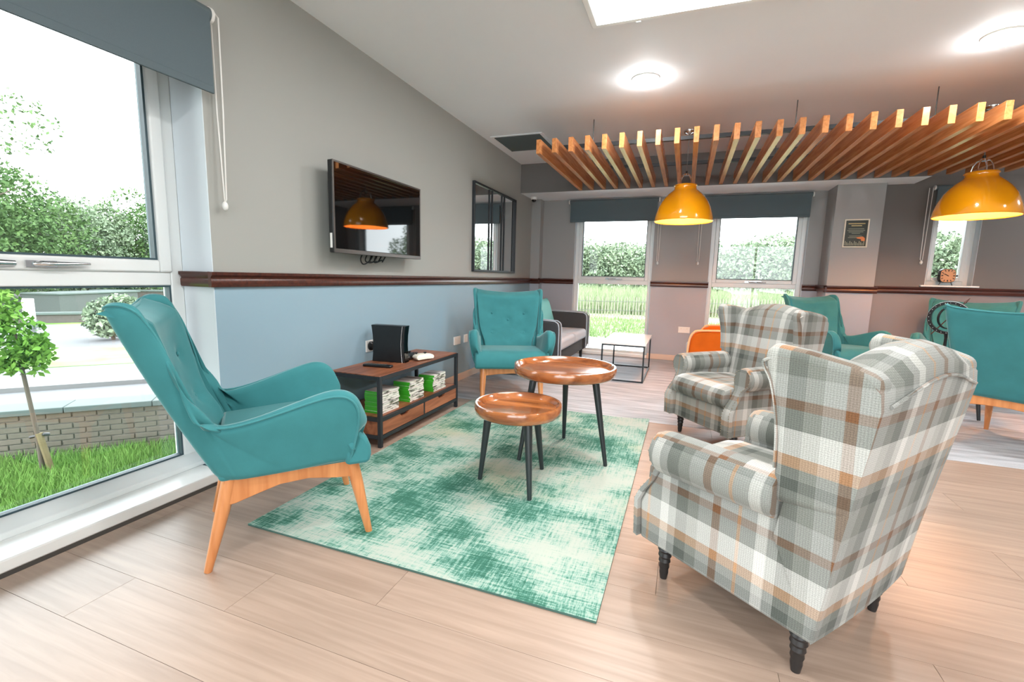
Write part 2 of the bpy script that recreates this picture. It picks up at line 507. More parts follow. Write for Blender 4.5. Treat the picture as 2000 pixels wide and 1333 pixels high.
class MB:
    def __init__(s):
        s.v = []; s.f = []; s.m = []

    def add(s, vs, fs, mi=0):
        o = len(s.v)
        s.v += [tuple(p) for p in vs]
        for f in fs:
            s.f.append(tuple(i + o for i in f)); s.m.append(mi)
        return s

    def box(s, x0, x1, y0, y1, z0, z1, mi=0):
        vs = [(x0, y0, z0), (x1, y0, z0), (x1, y1, z0), (x0, y1, z0), (x0, y0, z1), (x1, y0, z1), (x1, y1, z1), (x0, y1, z1)]
        return s.add(vs, [(0, 3, 2, 1), (4, 5, 6, 7), (0, 1, 5, 4), (1, 2, 6, 5), (2, 3, 7, 6), (3, 0, 4, 7)], mi)

    def bar(s, a, b, w, h, up=(0, 0, 1), mi=0):
        a = Vector(a); b = Vector(b); d = (b - a).normalized()
        u = Vector(up)
        if abs(d.dot(u)) > 0.95:
            u = Vector((0, 1, 0))
        x = d.cross(u).normalized(); z = x.cross(d)
        vs = []
        for p in (a, b):
            for i, j in ((-1, -1), (1, -1), (1, 1), (-1, 1)):
                vs.append(p + x * (i * w / 2) + z * (j * h / 2))
        return s.add(vs, [(3, 2, 1, 0), (4, 5, 6, 7), (0, 1, 5, 4), (1, 2, 6, 5), (2, 3, 7, 6), (3, 0, 4, 7)], mi)

    def cyl(s, a, b, r0, r1=None, n=16, mi=0, caps=True):
        r1 = r0 if r1 is None else r1
        return s.tube([a, b], [r0, r1], n, mi=mi, caps=caps)

    def tube(s, path, r, n=8, closed=False, mi=0, caps=True):
        P = [Vector(p) for p in path]
        k = len(P)
        R = r if isinstance(r, (list, tuple)) else [r] * k
        vs = []
        prev = None
        for i in range(k):
            if closed:
                t = (P[(i + 1) % k] - P[i - 1]).normalized()
            else:
                t = (P[min(i + 1, k - 1)] - P[max(i - 1, 0)]).normalized()
            if prev is None:
                ref = Vector((0, 0, 1)) if abs(t.z) < 0.9 else Vector((1, 0, 0))
                x = t.cross(ref).normalized()
            else:
                x = (prev - t * prev.dot(t)).normalized()
            prev = x
            y = t.cross(x)
            for j in range(n):
                a = 2 * PI * j / n
                vs.append(P[i] + (x * math.cos(a) + y * math.sin(a)) * R[i])
        fs = []
        for i in range(k if closed else k - 1):
            for j in range(n):
                a = i * n + j; b = i * n + (j + 1) % n
                c = ((i + 1) % k) * n + (j + 1) % n; d = ((i + 1) % k) * n + j
                fs.append((a, b, c, d))
        if caps and not closed:
            fs.append(tuple(reversed(range(n)))); fs.append(tuple((k - 1) * n + j for j in range(n)))
        return s.add(vs, fs, mi)

    def lathe(s, prof, c=(0, 0, 0), n=32, mi=0, cap0=False, cap1=False):
        vs = []; fs = []
        for r, z in prof:
            for j in range(n):
                a = 2 * PI * j / n
                vs.append((c[0] + r * math.cos(a), c[1] + r * math.sin(a), c[2] + z))
        for i in range(len(prof) - 1):
            for j in range(n):
                fs.append((i * n + j, i * n + (j + 1) % n, (i + 1) * n + (j + 1) % n, (i + 1) * n + j))
        if cap0:
            fs.append(tuple(reversed(range(n))))
        if cap1:
            fs.append(tuple((len(prof) - 1) * n + j for j in range(n)))
        return s.add(vs, fs, mi)

    def prism(s, poly, a0, a1, axis='x', mi=0, shift=None):
        """poly: 2D outline; axis x -> (y,z), y -> (x,z), z -> (x,y)"""
        n = len(poly); vs = []
        for a in (a0, a1):
            for p, q in poly:
                e = shift(p, q) if shift else 0.0
                if axis == 'x':
                    vs.append((a + e, p, q))
                elif axis == 'y':
                    vs.append((p, a + e, q))
                else:
                    vs.append((p, q, a + e))
        fs = [tuple(reversed(range(n))), tuple(range(n, 2 * n))]
        for i in range(n):
            j = (i + 1) % n
            fs.append((i, j, n + j, n + i))
        return s.add(vs, fs, mi)

    def grid(s, rows, mi=0, close_u=False):
        nr = len(rows); nc = len(rows[0])
        vs = [p for r in rows for p in r]
        fs = []
        for i in range(nr - 1):
            for j in range(nc if close_u else nc - 1):
                k = (j + 1) % nc
                fs.append((i * nc + j, i * nc + k, (i + 1) * nc + k, (i + 1) * nc + j))
        return s.add(vs, fs, mi)

    def ball(s, c, r, n=10, k=6, mi=0, sc=(1, 1, 1)):
        prof = []
        vs = [(c[0], c[1], c[2] - r * sc[2])]
        for i in range(1, k):
            t = PI * i / k
            for j in range(n):
                a = 2 * PI * j / n
                vs.append((c[0] + r * sc[0] * math.sin(t) * math.cos(a), c[1] + r * sc[1] * math.sin(t) * math.sin(a), c[2] - r * sc[2] * math.cos(t)))
        vs.append((c[0], c[1], c[2] + r * sc[2]))
        fs = []
        for j in range(n):
            fs.append((0, 1 + (j + 1) % n, 1 + j))
            fs.append((len(vs) - 1, len(vs) - 1 - n + j, len(vs) - 1 - n + (j + 1) % n))
        for i in range(k - 2):
            for j in range(n):
                a = 1 + i * n + j; b = 1 + i * n + (j + 1) % n
                fs.append((a, b, b + n, a + n))
        return s.add(vs, fs, mi)

    def build(s, name, mat, parent=None, bevel=0.0, seg=2, smooth=True, angle=38, subs=0, solid=0.0, uv=False, fix=True):
        me = bpy.data.meshes.new(name)
        me.from_pydata(s.v, [], s.f)
        mats = mat if isinstance(mat, (list, tuple)) else [mat]
        for x in mats:
            me.materials.append(MT[x] if isinstance(x, str) else x)
        if len(mats) > 1:
            me.polygons.foreach_set('material_index', s.m)
        if fix:
            bm = bmesh.new(); bm.from_mesh(me)
            bmesh.ops.recalc_face_normals(bm, faces=bm.faces)
            bm.to_mesh(me); bm.free()
        if smooth:
            me.polygons.foreach_set('use_smooth', [True] * len(me.polygons))
            if not subs:
                me.set_sharp_from_angle(angle=math.radians(angle))
        if uv:
            box_uv(me)
        o = bpy.data.objects.new(name, me)
        COL.objects.link(o)
        if parent:
            o.parent = parent
        if solid:
            md = o.modifiers.new('thickness', 'SOLIDIFY'); md.thickness = solid; md.offset = -1; md.use_even_offset = False
        if bevel:
            md = o.modifiers.new('edges', 'BEVEL'); md.width = bevel; md.segments = seg; md.limit_method = 'ANGLE'; md.angle_limit = math.radians(40)
        if subs:
            md = o.modifiers.new('smooth', 'SUBSURF'); md.levels = subs; md.render_levels = subs
        return o


def box_uv(me):
    """metre-scale UVs projected along each face's dominant axis, so woven cloth keeps one size on every panel"""
    me.update()
    lay = me.uv_layers.new(name='weave')
    co = [v.co for v in me.vertices]
    for p in me.polygons:
        n = p.normal
        ax = max(range(3), key=lambda i: abs(n[i]) * (1.0 if i != 2 else 0.9))
        for li in p.loop_indices:
            c = co[me.loops[li].vertex_index]
            lay.data[li].uv = ((c.y, c.z) if ax == 0 else (c.x, c.z) if ax == 1 else (c.x, c.y))


def tag(o, label=None, cat=None, group=None, kind=None):
    if label: o['label'] = label
    if cat: o['category'] = cat
    if group: o['group'] = group
    if kind: o['kind'] = kind
    return o


def thing(name, loc, rz, label, cat, group=None):
    o = bpy.data.objects.new(name, None)
    o.empty_display_size = 0.1
    COL.objects.link(o)
    o.location = loc; o.rotation_euler = (0, 0, rz)
    return tag(o, label, cat, group)


def dup(root, loc=None, rz=None, label=None, group=None):
    r = root.copy(); COL.objects.link(r)
    if loc is not None: r.location = loc
    if rz is not None: r.rotation_euler = (0, 0, rz)
    if label: r['label'] = label
    if group: r['group'] = group
    for ch in list(root.children):
        c = ch.copy(); COL.objects.link(c); c.parent = r
        for g in list(ch.children):
            d = g.copy(); COL.objects.link(d); d.parent = c
    return r


def struct(name, mb, mat, **kw):
    o = mb.build(name, mat, **kw)
    o['kind'] = 'structure'
    return o


def spline(pts, n):
    """Catmull-Rom through points"""
    P = [Vector(p) for p in pts]
    P = [P[0] * 2 - P[1]] + P + [P[-1] * 2 - P[-2]]
    out = []
    for i in range(1, len(P) - 2):
        for k in range(n):
            t = k / n
            a, b, c, d = P[i - 1], P[i], P[i + 1], P[i + 2]
            out.append(0.5 * ((2 * b) + (c - a) * t + (2 * a - 5 * b + 4 * c - d) * t * t + (3 * b - a - 3 * c + d) * t ** 3))
    out.append(P[-2])
    return out


# ================================================================== STRUCTURE
XL, YB, YR, XR, YF, ZC = -2.19, 6.75, 6.50, 6.2, -2.6, 2.61
YP, XP0, XP1 = 6.37, 1.54, 2.00          # pillar front and sides

# floor base and planks
fl = struct('floor', MB().box(XL, XR, YF, 3.655, -0.08, -0.006), 'slab')
tag(fl, 'pale oak plank floor in front of the grey carpet')
pm = {}


def plank_mesh(L, w=0.2062):
    key = round(L, 3)
    if key not in pm:
        b = MB().box(0, L - 0.0014, 0, w, -0.006, 0)
        o = b.build('plank', 'plank')
        pm[key] = o.data
        bpy.data.objects.remove(o)
    return pm[key]


row = 0
y = 3.655 - 0.2075
while y > -0.35:
    x = XL + 0.001 - (row * 0.437 % 1.22)
    x0 = x
    while x < 5.2:
        a = max(x, XL + 0.001); e = min(x + 1.22, 5.2)
        if e - a > 0.05:
            # keep the joint seen at x = -1.34 in the second row behind the rug's near edge
            o = bpy.data.objects.new('plank', plank_mesh(e - a)); COL.objects.link(o)
            o.parent = fl; o.location = (a, y, 0)
        x += 1.22
    y -= 0.2075; row += 1

cp = struct('floor_carpet', MB().box(XL, XR, 3.656, YB, -0.08, 0.0), 'carpet')
tag(cp, 'grey streaked carpet covering the far half of the room')
struct('ceiling', MB().box(XL - 0.3, XR, YF, YB + 0.3, ZC, ZC + 0.15), 'ceiling')

# left wall with the deep window opening y -1.4 .. 1.636
WY0, WY1 = -1.40, 1.636
wl = MB()
wl.box(XL - 0.33, XL, WY1, YB + 0.3, -0.1, ZC)
wl.box(XL - 0.33, XL, YF, WY0, -0.1, ZC)
wl.box(XL - 0.33, XL, WY0, WY1, 2.30, ZC)
struct('wall_left', wl, 'wall', smooth=False)
struct('trim_1', MB().box(XL - 0.215, XL - 0.0005, WY1 - 0.003, WY1 - 0.0002, 0.07, 2.30), MT['reveal'], smooth=False)

# corner duct boxing, back wall with two full-height windows
struct('wall_corner', MB().box(XL, -2.052, 6.60, YB, 0, 2.234), 'wall_far', smooth=False)
W1X, W2X = (-1.565, -0.455), (0.272, 1.372)
wb = MB()
for a, b in ((XL, W1X[0]), (W1X[1], W2X[0]), (W2X[1], XR)):
    wb.box(a, b, YB, YB + 0.30, -0.1, ZC)
for a, b in (W1X, W2X):
    wb.box(a, b, YB, YB + 0.30, 2.19, ZC)
    wb.box(a, b, YB, YB + 0.30, -0.1, 0.0)
struct('wall_back', wb, 'wall_far', smooth=False)
# pillar
struct('wall_pillar', MB().box(XP0, XP1, YP, YB, 0, ZC), 'wall_far', smooth=False)
# right part of the far wall with the small window
CX0, CX1, CZ0, CZ1 = 2.505, 2.925, 1.125, 2.19
wr = MB()
wr.box(XP1, CX0, YR, YR + 0.24, 0, ZC)
wr.box(CX1, XR, YR, YR + 0.24, 0, ZC)
wr.box(CX0, CX1, YR, YR + 0.24, 0, CZ0)
wr.box(CX0, CX1, YR, YR + 0.24, CZ1, ZC)
struct('wall_back_right', wr, 'wall_dark', smooth=False)
# opening in the main back wall behind the small window
# (outer leaf is cut away so the sky reaches the pane)
wb_o = bpy.data.objects['wall_back']
me = wb_o.data
bpy.data.objects.remove(wb_o)
wb = MB()
for a, b in ((XL, W1X[0]), (W1X[1], W2X[0]), (W2X[1], XP1 + 0.05)):
    wb.box(a, b, YB, YB + 0.30, -0.1, ZC)
for a, b in (W1X, W2X):
    wb.box(a, b, YB, YB + 0.30, 2.19, ZC)
    wb.box(a, b, YB, YB + 0.30, -0.1, 0.0)
struct('wall_back', wb, 'wall_far', smooth=False)
bpy.data.meshes.remove(me)
struct('wall_right', MB().box(XR, XR + 0.15, YF, YB, -0.1, ZC), 'wall_far', smooth=False)
FW = ((-1.25, 0.75), (0.80, 3.2))          # unseen windows added behind the viewer to light the foreground
wf = MB()
for a, b in ((XL - 0.3, FW[0][0]), (FW[0][1], FW[1][0]), (FW[1][1], XR)):
    wf.box(a, b, YF - 0.2, YF, -0.1, ZC)
for a, b in FW:
    wf.box(a, b, YF - 0.2, YF, -0.1, 0.1).box(a, b, YF - 0.2, YF, 2.3, ZC)
struct('wall_front', wf, 'wall', smooth=False)
# bulkhead over the back windows
struct('ceiling_bulkhead', MB().box(XL, 2.29, 6.095, YB, 2.234, ZC), 'bulkhead', smooth=False)
struct('trim_2', MB().box(XL + 0.002, 2.286, 6.099, YB - 0.002, 2.2325, 2.2339), 'ceiling', smooth=False)

# dado rails (moulded profile run along a wall)
RP = [(0, 1.016), (0.018, 1.016), (0.022, 1.024), (0.022, 1.052), (0.016, 1.060), (0.020, 1.068), (0.030, 1.076), (0.030, 1.090), (0, 1.092)]


def dado(n, wall, a, b, off=0.0):
    mb = MB()
    if wall[0] == 'x':      # wall plane x = const facing +x, runs along y
        mb.prism([(wall[1] + d, z + off) for d, z in RP], a, b, 'y')
    elif wall[0] == '-x':
        mb.prism([(wall[1] - d, z + off) for d, z in RP], a, b, 'y')
    else:                   # plane y = const facing -y, runs along x
        mb.prism([(wall[1] - d, z + off) for d, z in RP], a, b, 'x')
    o = struct('trim_%d' % n, mb, 'rail')
    tag(o, 'dark stained moulded dado rail')
    return o


dado(3, ('x', XL), WY1 - 0.03, 6.60)
dado(4, ('y', WY1), XL - 0.21, XL + 0.001)
dado(5, ('y', 6.60), XL, -2.03)
dado(6, ('x', -2.052), 6.57, YB, 0.006)
dado(7, ('y', YB), -2.052, W1X[0] + 0.005, 0.006)
dado(8, ('y', YB), W1X[1] - 0.01, W2X[0] + 0.01, 0.006)
dado(9, ('y', YB), W2X[1] - 0.005, XP0, 0.006)
dado(10, ('-x', XP0), YP - 0.03, YB, 0.003)
dado(11, ('y', YP), XP0 - 0.03, XP1 + 0.03, 0.0)
dado(12, ('y', YR), XP1, XR, 0.010)

# skirting boards
def skirt(name, x0, x1, y0, y1):
    tag(struct(name, MB().box(x0, x1, y0, y1, 0, 0.075), 'base', bevel=0.004), 'pale wooden skirting board')
skirt('baseboard_left', XL, XL + 0.016, WY1, 6.60)
skirt('baseboard_back', W1X[1], W2X[0], YB - 0.016, YB)
skirt('baseboard_back_2', -2.05, W1X[0], YB - 0.016, YB)
skirt('baseboard_back_3', W2X[1], XP0, YB - 0.016, YB)
skirt('baseboard_pillar', XP0 - 0.016, XP1, YP - 0.016, YP)
skirt('baseboard_right', XP1, XR, YR - 0.016, YR)

# ------------------------------------------------------------------ windows


def frame_ring(mb, a0, a1, z0, z1, w, d0, d1, axis):
    for r in ((a0, a0 + w, z0, z1), (a1 - w, a1, z0, z1), (a0 + w, a1 - w, z0, z0 + w), (a0 + w, a1 - w, z1 - w, z1)):
        if axis == 'x':
            mb.box(d0, d1, r[0], r[1], r[2], r[3])
        else:
            mb.box(r[0], r[1], d0, d1, r[2], r[3])
    return mb


# window 1: big window on the left
win = thing('window_1', (XL - 0.25, 0.12, 0), 0, None, None); win['kind'] = 'structure'
def pw(mb, name, mat, root, **kw):
    o = mb.build(name, mat, None, **kw)
    o.parent = root
    o.matrix_parent_inverse = Matrix.Translation(Vector(root.location)).inverted()
    return o
FX = -2.405
for k, (a, b) in enumerate(((0.12, WY1), (WY0, 0.12))):
    pw(frame_ring(MB(), a, b, 0.07, 2.29, 0.062, FX - 0.07, FX, 'x').box(FX - 0.07, FX, a + 0.062, b - 0.062, 1.018, 1.085), 'window_frame', 'upvc', win, bevel=0.006)
    pw(MB().prism([(FX - 0.06, 0.07), (-2.34, 0.07), (-2.345, 0.095), (FX + 0.0, 0.132), (FX - 0.06, 0.132)], a + 0.001, b - 0.001, 'y'), 'bottom_rail', 'upvc', win, bevel=0.004)
    pw(frame_ring(MB(), a + 0.058, b - 0.058, 1.083, 2.236, 0.058, FX - 0.055, FX + 0.012, 'x'), 'sash', 'upvc', win, bevel=0.008)
    pw(frame_ring(MB(), a + 0.114, b - 0.114, 1.138, 2.182, 0.012, FX - 0.045, FX - 0.005, 'x'), 'gasket', 'gasket', win)
    pw(frame_ring(MB(), a + 0.060, b - 0.060, 0.130, 1.020, 0.010, FX - 0.045, FX - 0.008, 'x'), 'gasket', 'gasket', win)
    pw(MB().box(FX - 0.034, FX - 0.030, a + 0.118, b - 0.118, 1.142, 2.178), 'pane', 'glass', win)
    pw(MB().box(FX - 0.034, FX - 0.030, a + 0.064, b - 0.064, 0.134, 1.016), 'pane', 'glass', win)
for yy, kind in ((1.10, 1), (0.965, 0)):
    h = MB()
    if kind:
        h.box(FX + 0.012, FX + 0.020, yy - 0.075, yy + 0.02, 1.095, 1.121)
        h.tube([(FX + 0.02, yy - 0.05, 1.108), (FX + 0.035, yy - 0.03, 1.108), (FX + 0.04, yy + 0.03, 1.109), (FX + 0.034, yy + 0.125, 1.112)], [0.009, 0.011, 0.009, 0.005], 10)
    else:
        h.tube([(FX + 0.016, yy - 0.07, 1.108), (FX + 0.018, yy - 0.02, 1.108), (FX + 0.018, yy + 0.03, 1.108)], [0.012, 0.014, 0.011], 10)
    pw(h, 'handle', 'chrome', win)
sl = struct('trim_13', MB().box(-2.42, XL + 0.012, WY0 + 0.01, WY1 - 0.012, 0.022, 0.070), 'sill', bevel=0.006)
tag(sl, 'white floor-level window sill board')
struct('trim_14', MB().box(-2.42, XL - 0.012, WY0, WY1, -0.02, 0.022), 'plinth')
struct('wall_left_foot', MB().box(XL - 0.33, -2.43, WY0, WY1, -0.12, 0.069), 'mortar')

# windows 2 and 3 in the back wall
def back_window(n, x0, x1):
    w = thing('window_%d' % n, ((x0 + x1) / 2, YB + 0.1, 0), 0, None, None); w['kind'] = 'structure'
    f0, f1 = YB + 0.085, YB + 0.155
    pw(frame_ring(MB(), x0, x1, 0.02, 2.19, 0.055, f0, f1, 'y').box(x0 + 0.055, x1 - 0.055, f0, f1, 1.035, 1.095), 'window_frame', 'upvc', w, bevel=0.006)
    pw(frame_ring(MB(), x0 + 0.05, x1 - 0.05, 1.09, 2.14, 0.052, f0 - 0.012, f1 - 0.01, 'y'), 'sash', 'upvc', w, bevel=0.008)
    pw(frame_ring(MB(), x0 + 0.100, x1 - 0.100, 1.140, 2.09, 0.010, f0 + 0.005, f0 + 0.04, 'y'), 'gasket', 'gasket', w)
    pw(MB().box(x0 + 0.104, x1 - 0.104, f0 + 0.03, f0 + 0.034, 1.144, 2.086), 'pane', 'glass', w)
    pw(MB().box(x0 + 0.057, x1 - 0.057, f0 + 0.03, f0 + 0.034, 0.078, 1.033), 'pane', 'glass', w)
    xm = (x0 + x1) / 2
    for sx in (-1, 1):
        pw(MB().box(xm + sx * 0.05 - 0.045, xm + sx * 0.05 + 0.045, f0 - 0.022, f0 - 0.012, 1.103, 1.125).tube([(xm + sx * 0.05, f0 - 0.02, 1.114), (xm + sx * 0.05 + 0.01, f0 - 0.045, 1.112), (xm + sx * 0.05 + 0.10, f0 - 0.042, 1.108)], [0.009, 0.009, 0.006], 8), 'handle', 'chrome', w)
    pw(MB().box(x0 - 0.0, x1 + 0.0, YB - 0.012, f0, 0.0, 0.045), 'sill', 'sill', w, bevel=0.006)
    for xx, s in ((x0, 1), (x1, -1)):
        pw(MB().box(min(xx, xx + s * 0.003), max(xx, xx + s * 0.003), YB + 0.001, f0, 0.045, 2.19), 'reveal', 'reveal', w, smooth=False)


back_window(2, *W1X)
back_window(3, *W2X)
# small window 4
w4 = thing('window_4', (2.715, YR + 0.12, CZ0), 0, None, None); w4['kind'] = 'structure'
pw(frame_ring(MB(), CX0, CX1, CZ0, CZ1, 0.05, YR + 0.10, YR + 0.17, 'y'), 'window_frame', 'upvc', w4, bevel=0.005)
pw(frame_ring(MB(), CX0 + 0.045, CX1 - 0.045, CZ0 + 0.045, CZ1 - 0.045, 0.042, YR + 0.09, YR + 0.15, 'y'), 'sash', 'upvc', w4, bevel=0.006)
pw(MB().box(CX0 + 0.088, CX1 - 0.088, YR + 0.125, YR + 0.129, CZ0 + 0.088, CZ1 - 0.088), 'pane', 'glass', w4)
pw(MB().box(CX0 - 0.045, CX1 + 0.05, YR - 0.035, YR + 0.10, CZ0 - 0.018, CZ0), 'sill', 'sill', w4, bevel=0.005)
for xx, s in ((CX0, 1), (CX1, -1)):
    pw(MB().box(min(xx, xx + s * 0.003), max(xx, xx + s * 0.003), YR + 0.001, YR + 0.10, CZ0, CZ1), 'reveal', 'reveal', w4, smooth=False)
area_light('window_portal', (2.715, YR + 0.22, 1.66), 0.34, 1, rot=(-PI / 2, 0, 0), shape='RECTANGLE', size_y=1.0, portal=True)

for k, (a, b) in enumerate(FW):  # added windows, out of view; daylight from behind the viewer
    w = thing('window_%d' % (5 + k), ((a + b) / 2, YF - 0.1, 0), 0, None, None); w['kind'] = 'structure'
    pw(frame_ring(MB(), a, b, 0.1, 2.3, 0.06, YF - 0.16, YF - 0.09, 'y').box((a + b) / 2 - .03, (a + b) / 2 + .03, YF - 0.16, YF - 0.09, 0.16, 2.24), 'window_frame', 'upvc', w)
    for c, d in ((a + .062, (a + b) / 2 - .032), ((a + b) / 2 + .032, b - .062)):
        pw(MB().box(c, d, YF - 0.13, YF - 0.126, 0.162, 2.238), 'pane', 'glass', w)
    area_light('window_portal', ((a + b) / 2, YF - 0.22, 1.2), b - a, 1, rot=(PI / 2, 0, 0), shape='RECTANGLE', size_y=2.2, portal=True)

# ================================================================== BLINDS


def roller_blind(axis, fixed, a0, a1, ztube, zbot, r, label, chain_at, chain_z, chain_y=None, sgn=1):
    """axis 'y': wall plane x, blind runs along y; axis 'x': plane y, runs along x. fixed = coordinate of the cloth"""
    P = (lambda a, f, z: (f, a, z)) if axis == 'y' else (lambda a, f, z: (a, f, z))
    root = thing('roller_blind', P((a0 + a1) / 2, fixed, ztube), 0, label, 'blind', None)
    back = fixed - sgn * r
    pw(MB().cyl(P(a0, back, ztube), P(a1, back, ztube), r, n=20), 'roller_tube', 'blind_tube', root)
    b = MB()
    lo, hi = min(fixed, fixed - sgn * 0.003), max(fixed, fixed - sgn * 0.003)
    if axis == 'y':
        b.box(lo, hi, a0 + 0.015, a1 - 0.012, zbot + 0.03, ztube)
    else:
        b.box(a0 + 0.015, a1 - 0.012, lo, hi, zbot + 0.03, ztube)
    pw(b, 'blind_cloth', 'blind', root)
    b = MB(); lo, hi = min(fixed + sgn * 0.003, fixed - sgn * 0.008), max(fixed + sgn * 0.003, fixed - sgn * 0.008)
    if axis == 'y':
        b.box(lo, hi, a0 + 0.015, a1 - 0.012, zbot, zbot + 0.034)
    else:
        b.box(a0 + 0.015, a1 - 0.012, lo, hi, zbot, zbot + 0.034)
    pw(b, 'hem_bar', 'blind', root, bevel=0.003)
    for e, s in ((a0, -1), (a1, 1)):
        pw(MB().cyl(P(e, back, ztube), P(e + s * 0.014, back, ztube), r * 1.12, n=20), 'end_bracket', 'chain', root, bevel=0.002)
    # chain loop
    c = chain_at
    path = [P(c, back - sgn * r * 0.6, ztube), P(c, back - sgn * r * 0.5, (ztube + chain_z) / 2), P(c, back, chain_z + 0.02), P(c, back, chain_z),
            P(c, back + sgn * 0.012, chain_z + 0.02), P(c, back + sgn * r * 0.7, (ztube + chain_z) / 2), P(c, back + sgn * r * 0.8, ztube), P(c, back, ztube + r * 0.9)]
    if axis == 'x':
        path = [P(c - 0.018, back, ztube), P(c - 0.018, back, (ztube + chain_z) / 2), P(c - 0.012, back, chain_z + 0.02), P(c, back, chain_z),
                P(c + 0.008, back, chain_z + 0.02), P(c + 0.012, back, (ztube + chain_z) / 2), P(c + 0.016, back, ztube)]
    cr = 0.0035 if axis == 'y' else 0.0038
    pw(MB().tube(path, cr, 6, closed=(axis == 'y')), 'bead_chain', 'chain', root)
    pw(MB().ball(P(c, back, chain_z - 0.012), 0.018, 12, 8, sc=(0.8, 0.8, 1.25)), 'chain_weight', 'chain', root)
    return root


roller_blind('y', -2.118, WY0 - 0.05, 1.655, 2.262, 1.912, 0.034, 'wide charcoal roller blind over the large left window', 1.690, 1.425)
roller_blind('x', 6.665, -1.640, -0.415, 2.188, 1.905, 0.026, 'charcoal roller blind over the back window nearer the television wall', -0.385, 1.352, sgn=-1)
roller_blind('x', 6.665, 0.155, 1.370, 2.188, 1.915, 0.026, 'charcoal roller blind over the back window beside the pillar', 0.130, 1.355, sgn=-1)
roller_blind('x', 6.455, 2.475, 2.955, 2.178, 1.88, 0.024, 'narrow dark roller blind over the small clock window', 2.440, 1.385, sgn=-1)

# ================================================================== CEILING FITTINGS
SL0, SLP, SLW = -1.379, 0.1505, 0.042
raft = thing('slatted_ceiling_raft', (0.9, 5.15, 2.36), 0, 'suspended raft of orange oak slats on two black rails under the ceiling', 'ceiling feature')
sm = MB().box(0, SLW, -0.92, 0.92, -0.062, 0.062).build('slat', 'slat', bevel=0.002)
sm.parent = raft
for i in range(32):
    o = sm if i == 0 else sm.copy()
    if i:
        COL.objects.link(o)
    o.location = (SL0 + SLP * i - 0.9, 5.152 - 5.15 + random.uniform(-0.004, 0.004), 2.297 - 2.36)
for yy in (4.605, 5.55):
    pw(MB().box(-1.36, 3.5, yy - 0.018, yy + 0.018, 2.360, 2.392), 'rail', 'steel', raft)
for xx in (-0.93, 0.76, 1.69, 2.6):
    for yy in (4.605, 5.55):
        pw(MB().cyl((xx, yy, 2.39), (xx, yy, ZC), 0.004, n=8), 'hanger_rod', 'rod', raft)


def pendant(x, y, label):
    root = thing('pendant_lamp', (x, y, ZC), 0, label, 'lamp', 'amber dome pendants')
    z0 = 1.715 - ZC
    outer = [(0.288, 0.0), (0.285, 0.03), (0.276, 0.075), (0.258, 0.13), (0.232, 0.185), (0.198, 0.235), (0.160, 0.275), (0.130, 0.300), (0.112, 0.315), (0.106, 0.330), (0.108, 0.345), (0.116, 0.352), (0.110, 0.362), (0.090, 0.366), (0.03, 0.366)]
    inner = [(max(r - 0.006, 0.01), z - (0.002 if z > 0.01 else 0)) for r, z in outer[:10]] + [(0.03, 0.325)]
    MB().lathe([(r, z + z0) for r, z in outer], n=48).build('shade', 'amber', root, fix=False)
    MB().lathe([(r, z + z0) for r, z in inner], n=48).build('shade_lining', 'amber_in', root, fix=False)
    MB().lathe([(0.288, z0), (0.290, z0 + 0.004), (0.282, z0 - 0.004), (0.280, z0 + 0.002)], n=48).build('rim', 'amber', root)
    MB().ball((0, 0, z0 + 0.21), 0.05, 16, 10, sc=(1, 1, 1.15)).cyl((0, 0, z0 + 0.26), (0, 0, z0 + 0.325), 0.02, n=12).build('bulb', 'bulb', root)
    cage = MB()
    for k in range(4):
        a = PI / 4 + k * PI / 2
        c, s = math.cos(a), math.sin(a)
        cage.tube([(0.078 * c, 0.078 * s, z0 + 0.36), (0.066 * c, 0.066 * s, z0 + 0.42), (0.045 * c, 0.045 * s, z0 + 0.455), (0.008 * c, 0.008 * s, z0 + 0.465)], 0.0055, 8)
    cage.cyl((0, 0, z0 + 0.455), (0, 0, z0 + 0.475), 0.03, 0.02, 14)
    cage.build('hanger_yoke', 'chrome', root)
    MB().cyl((0, 0, z0 + 0.47), (0, 0, -0.03), 0.004, n=8).build('cord', 'cordgrey', root)
    MB().cyl((0, 0, z0 + 0.47), (0, 0, z0 + 0.5), 0.011, n=10).build('cord_grip', 'black', root)
    MB().lathe([(0.055, 0), (0.055, -0.012), (0.045, -0.028), (0.015, -0.038), (0.004, -0.042)], n=24, cap1=True).build('ceiling_rose', 'chrome', root)
    l = bpy.data.lights.new('pendant_glow', 'POINT'); l.energy = PENDANT_W; l.color = (1.0, 0.47, 0.17); l.shadow_soft_size = 0.05
    lo = bpy.data.objects.new('pendant_glow', l); COL.objects.link(lo); lo.location = (x, y, 1.83)
    return root


pendant(-0.073, 5.195, 'amber dome pendant in front of the pier between the back windows')
pendant(2.285, 5.20, 'amber dome pendant near the clock window on the right')

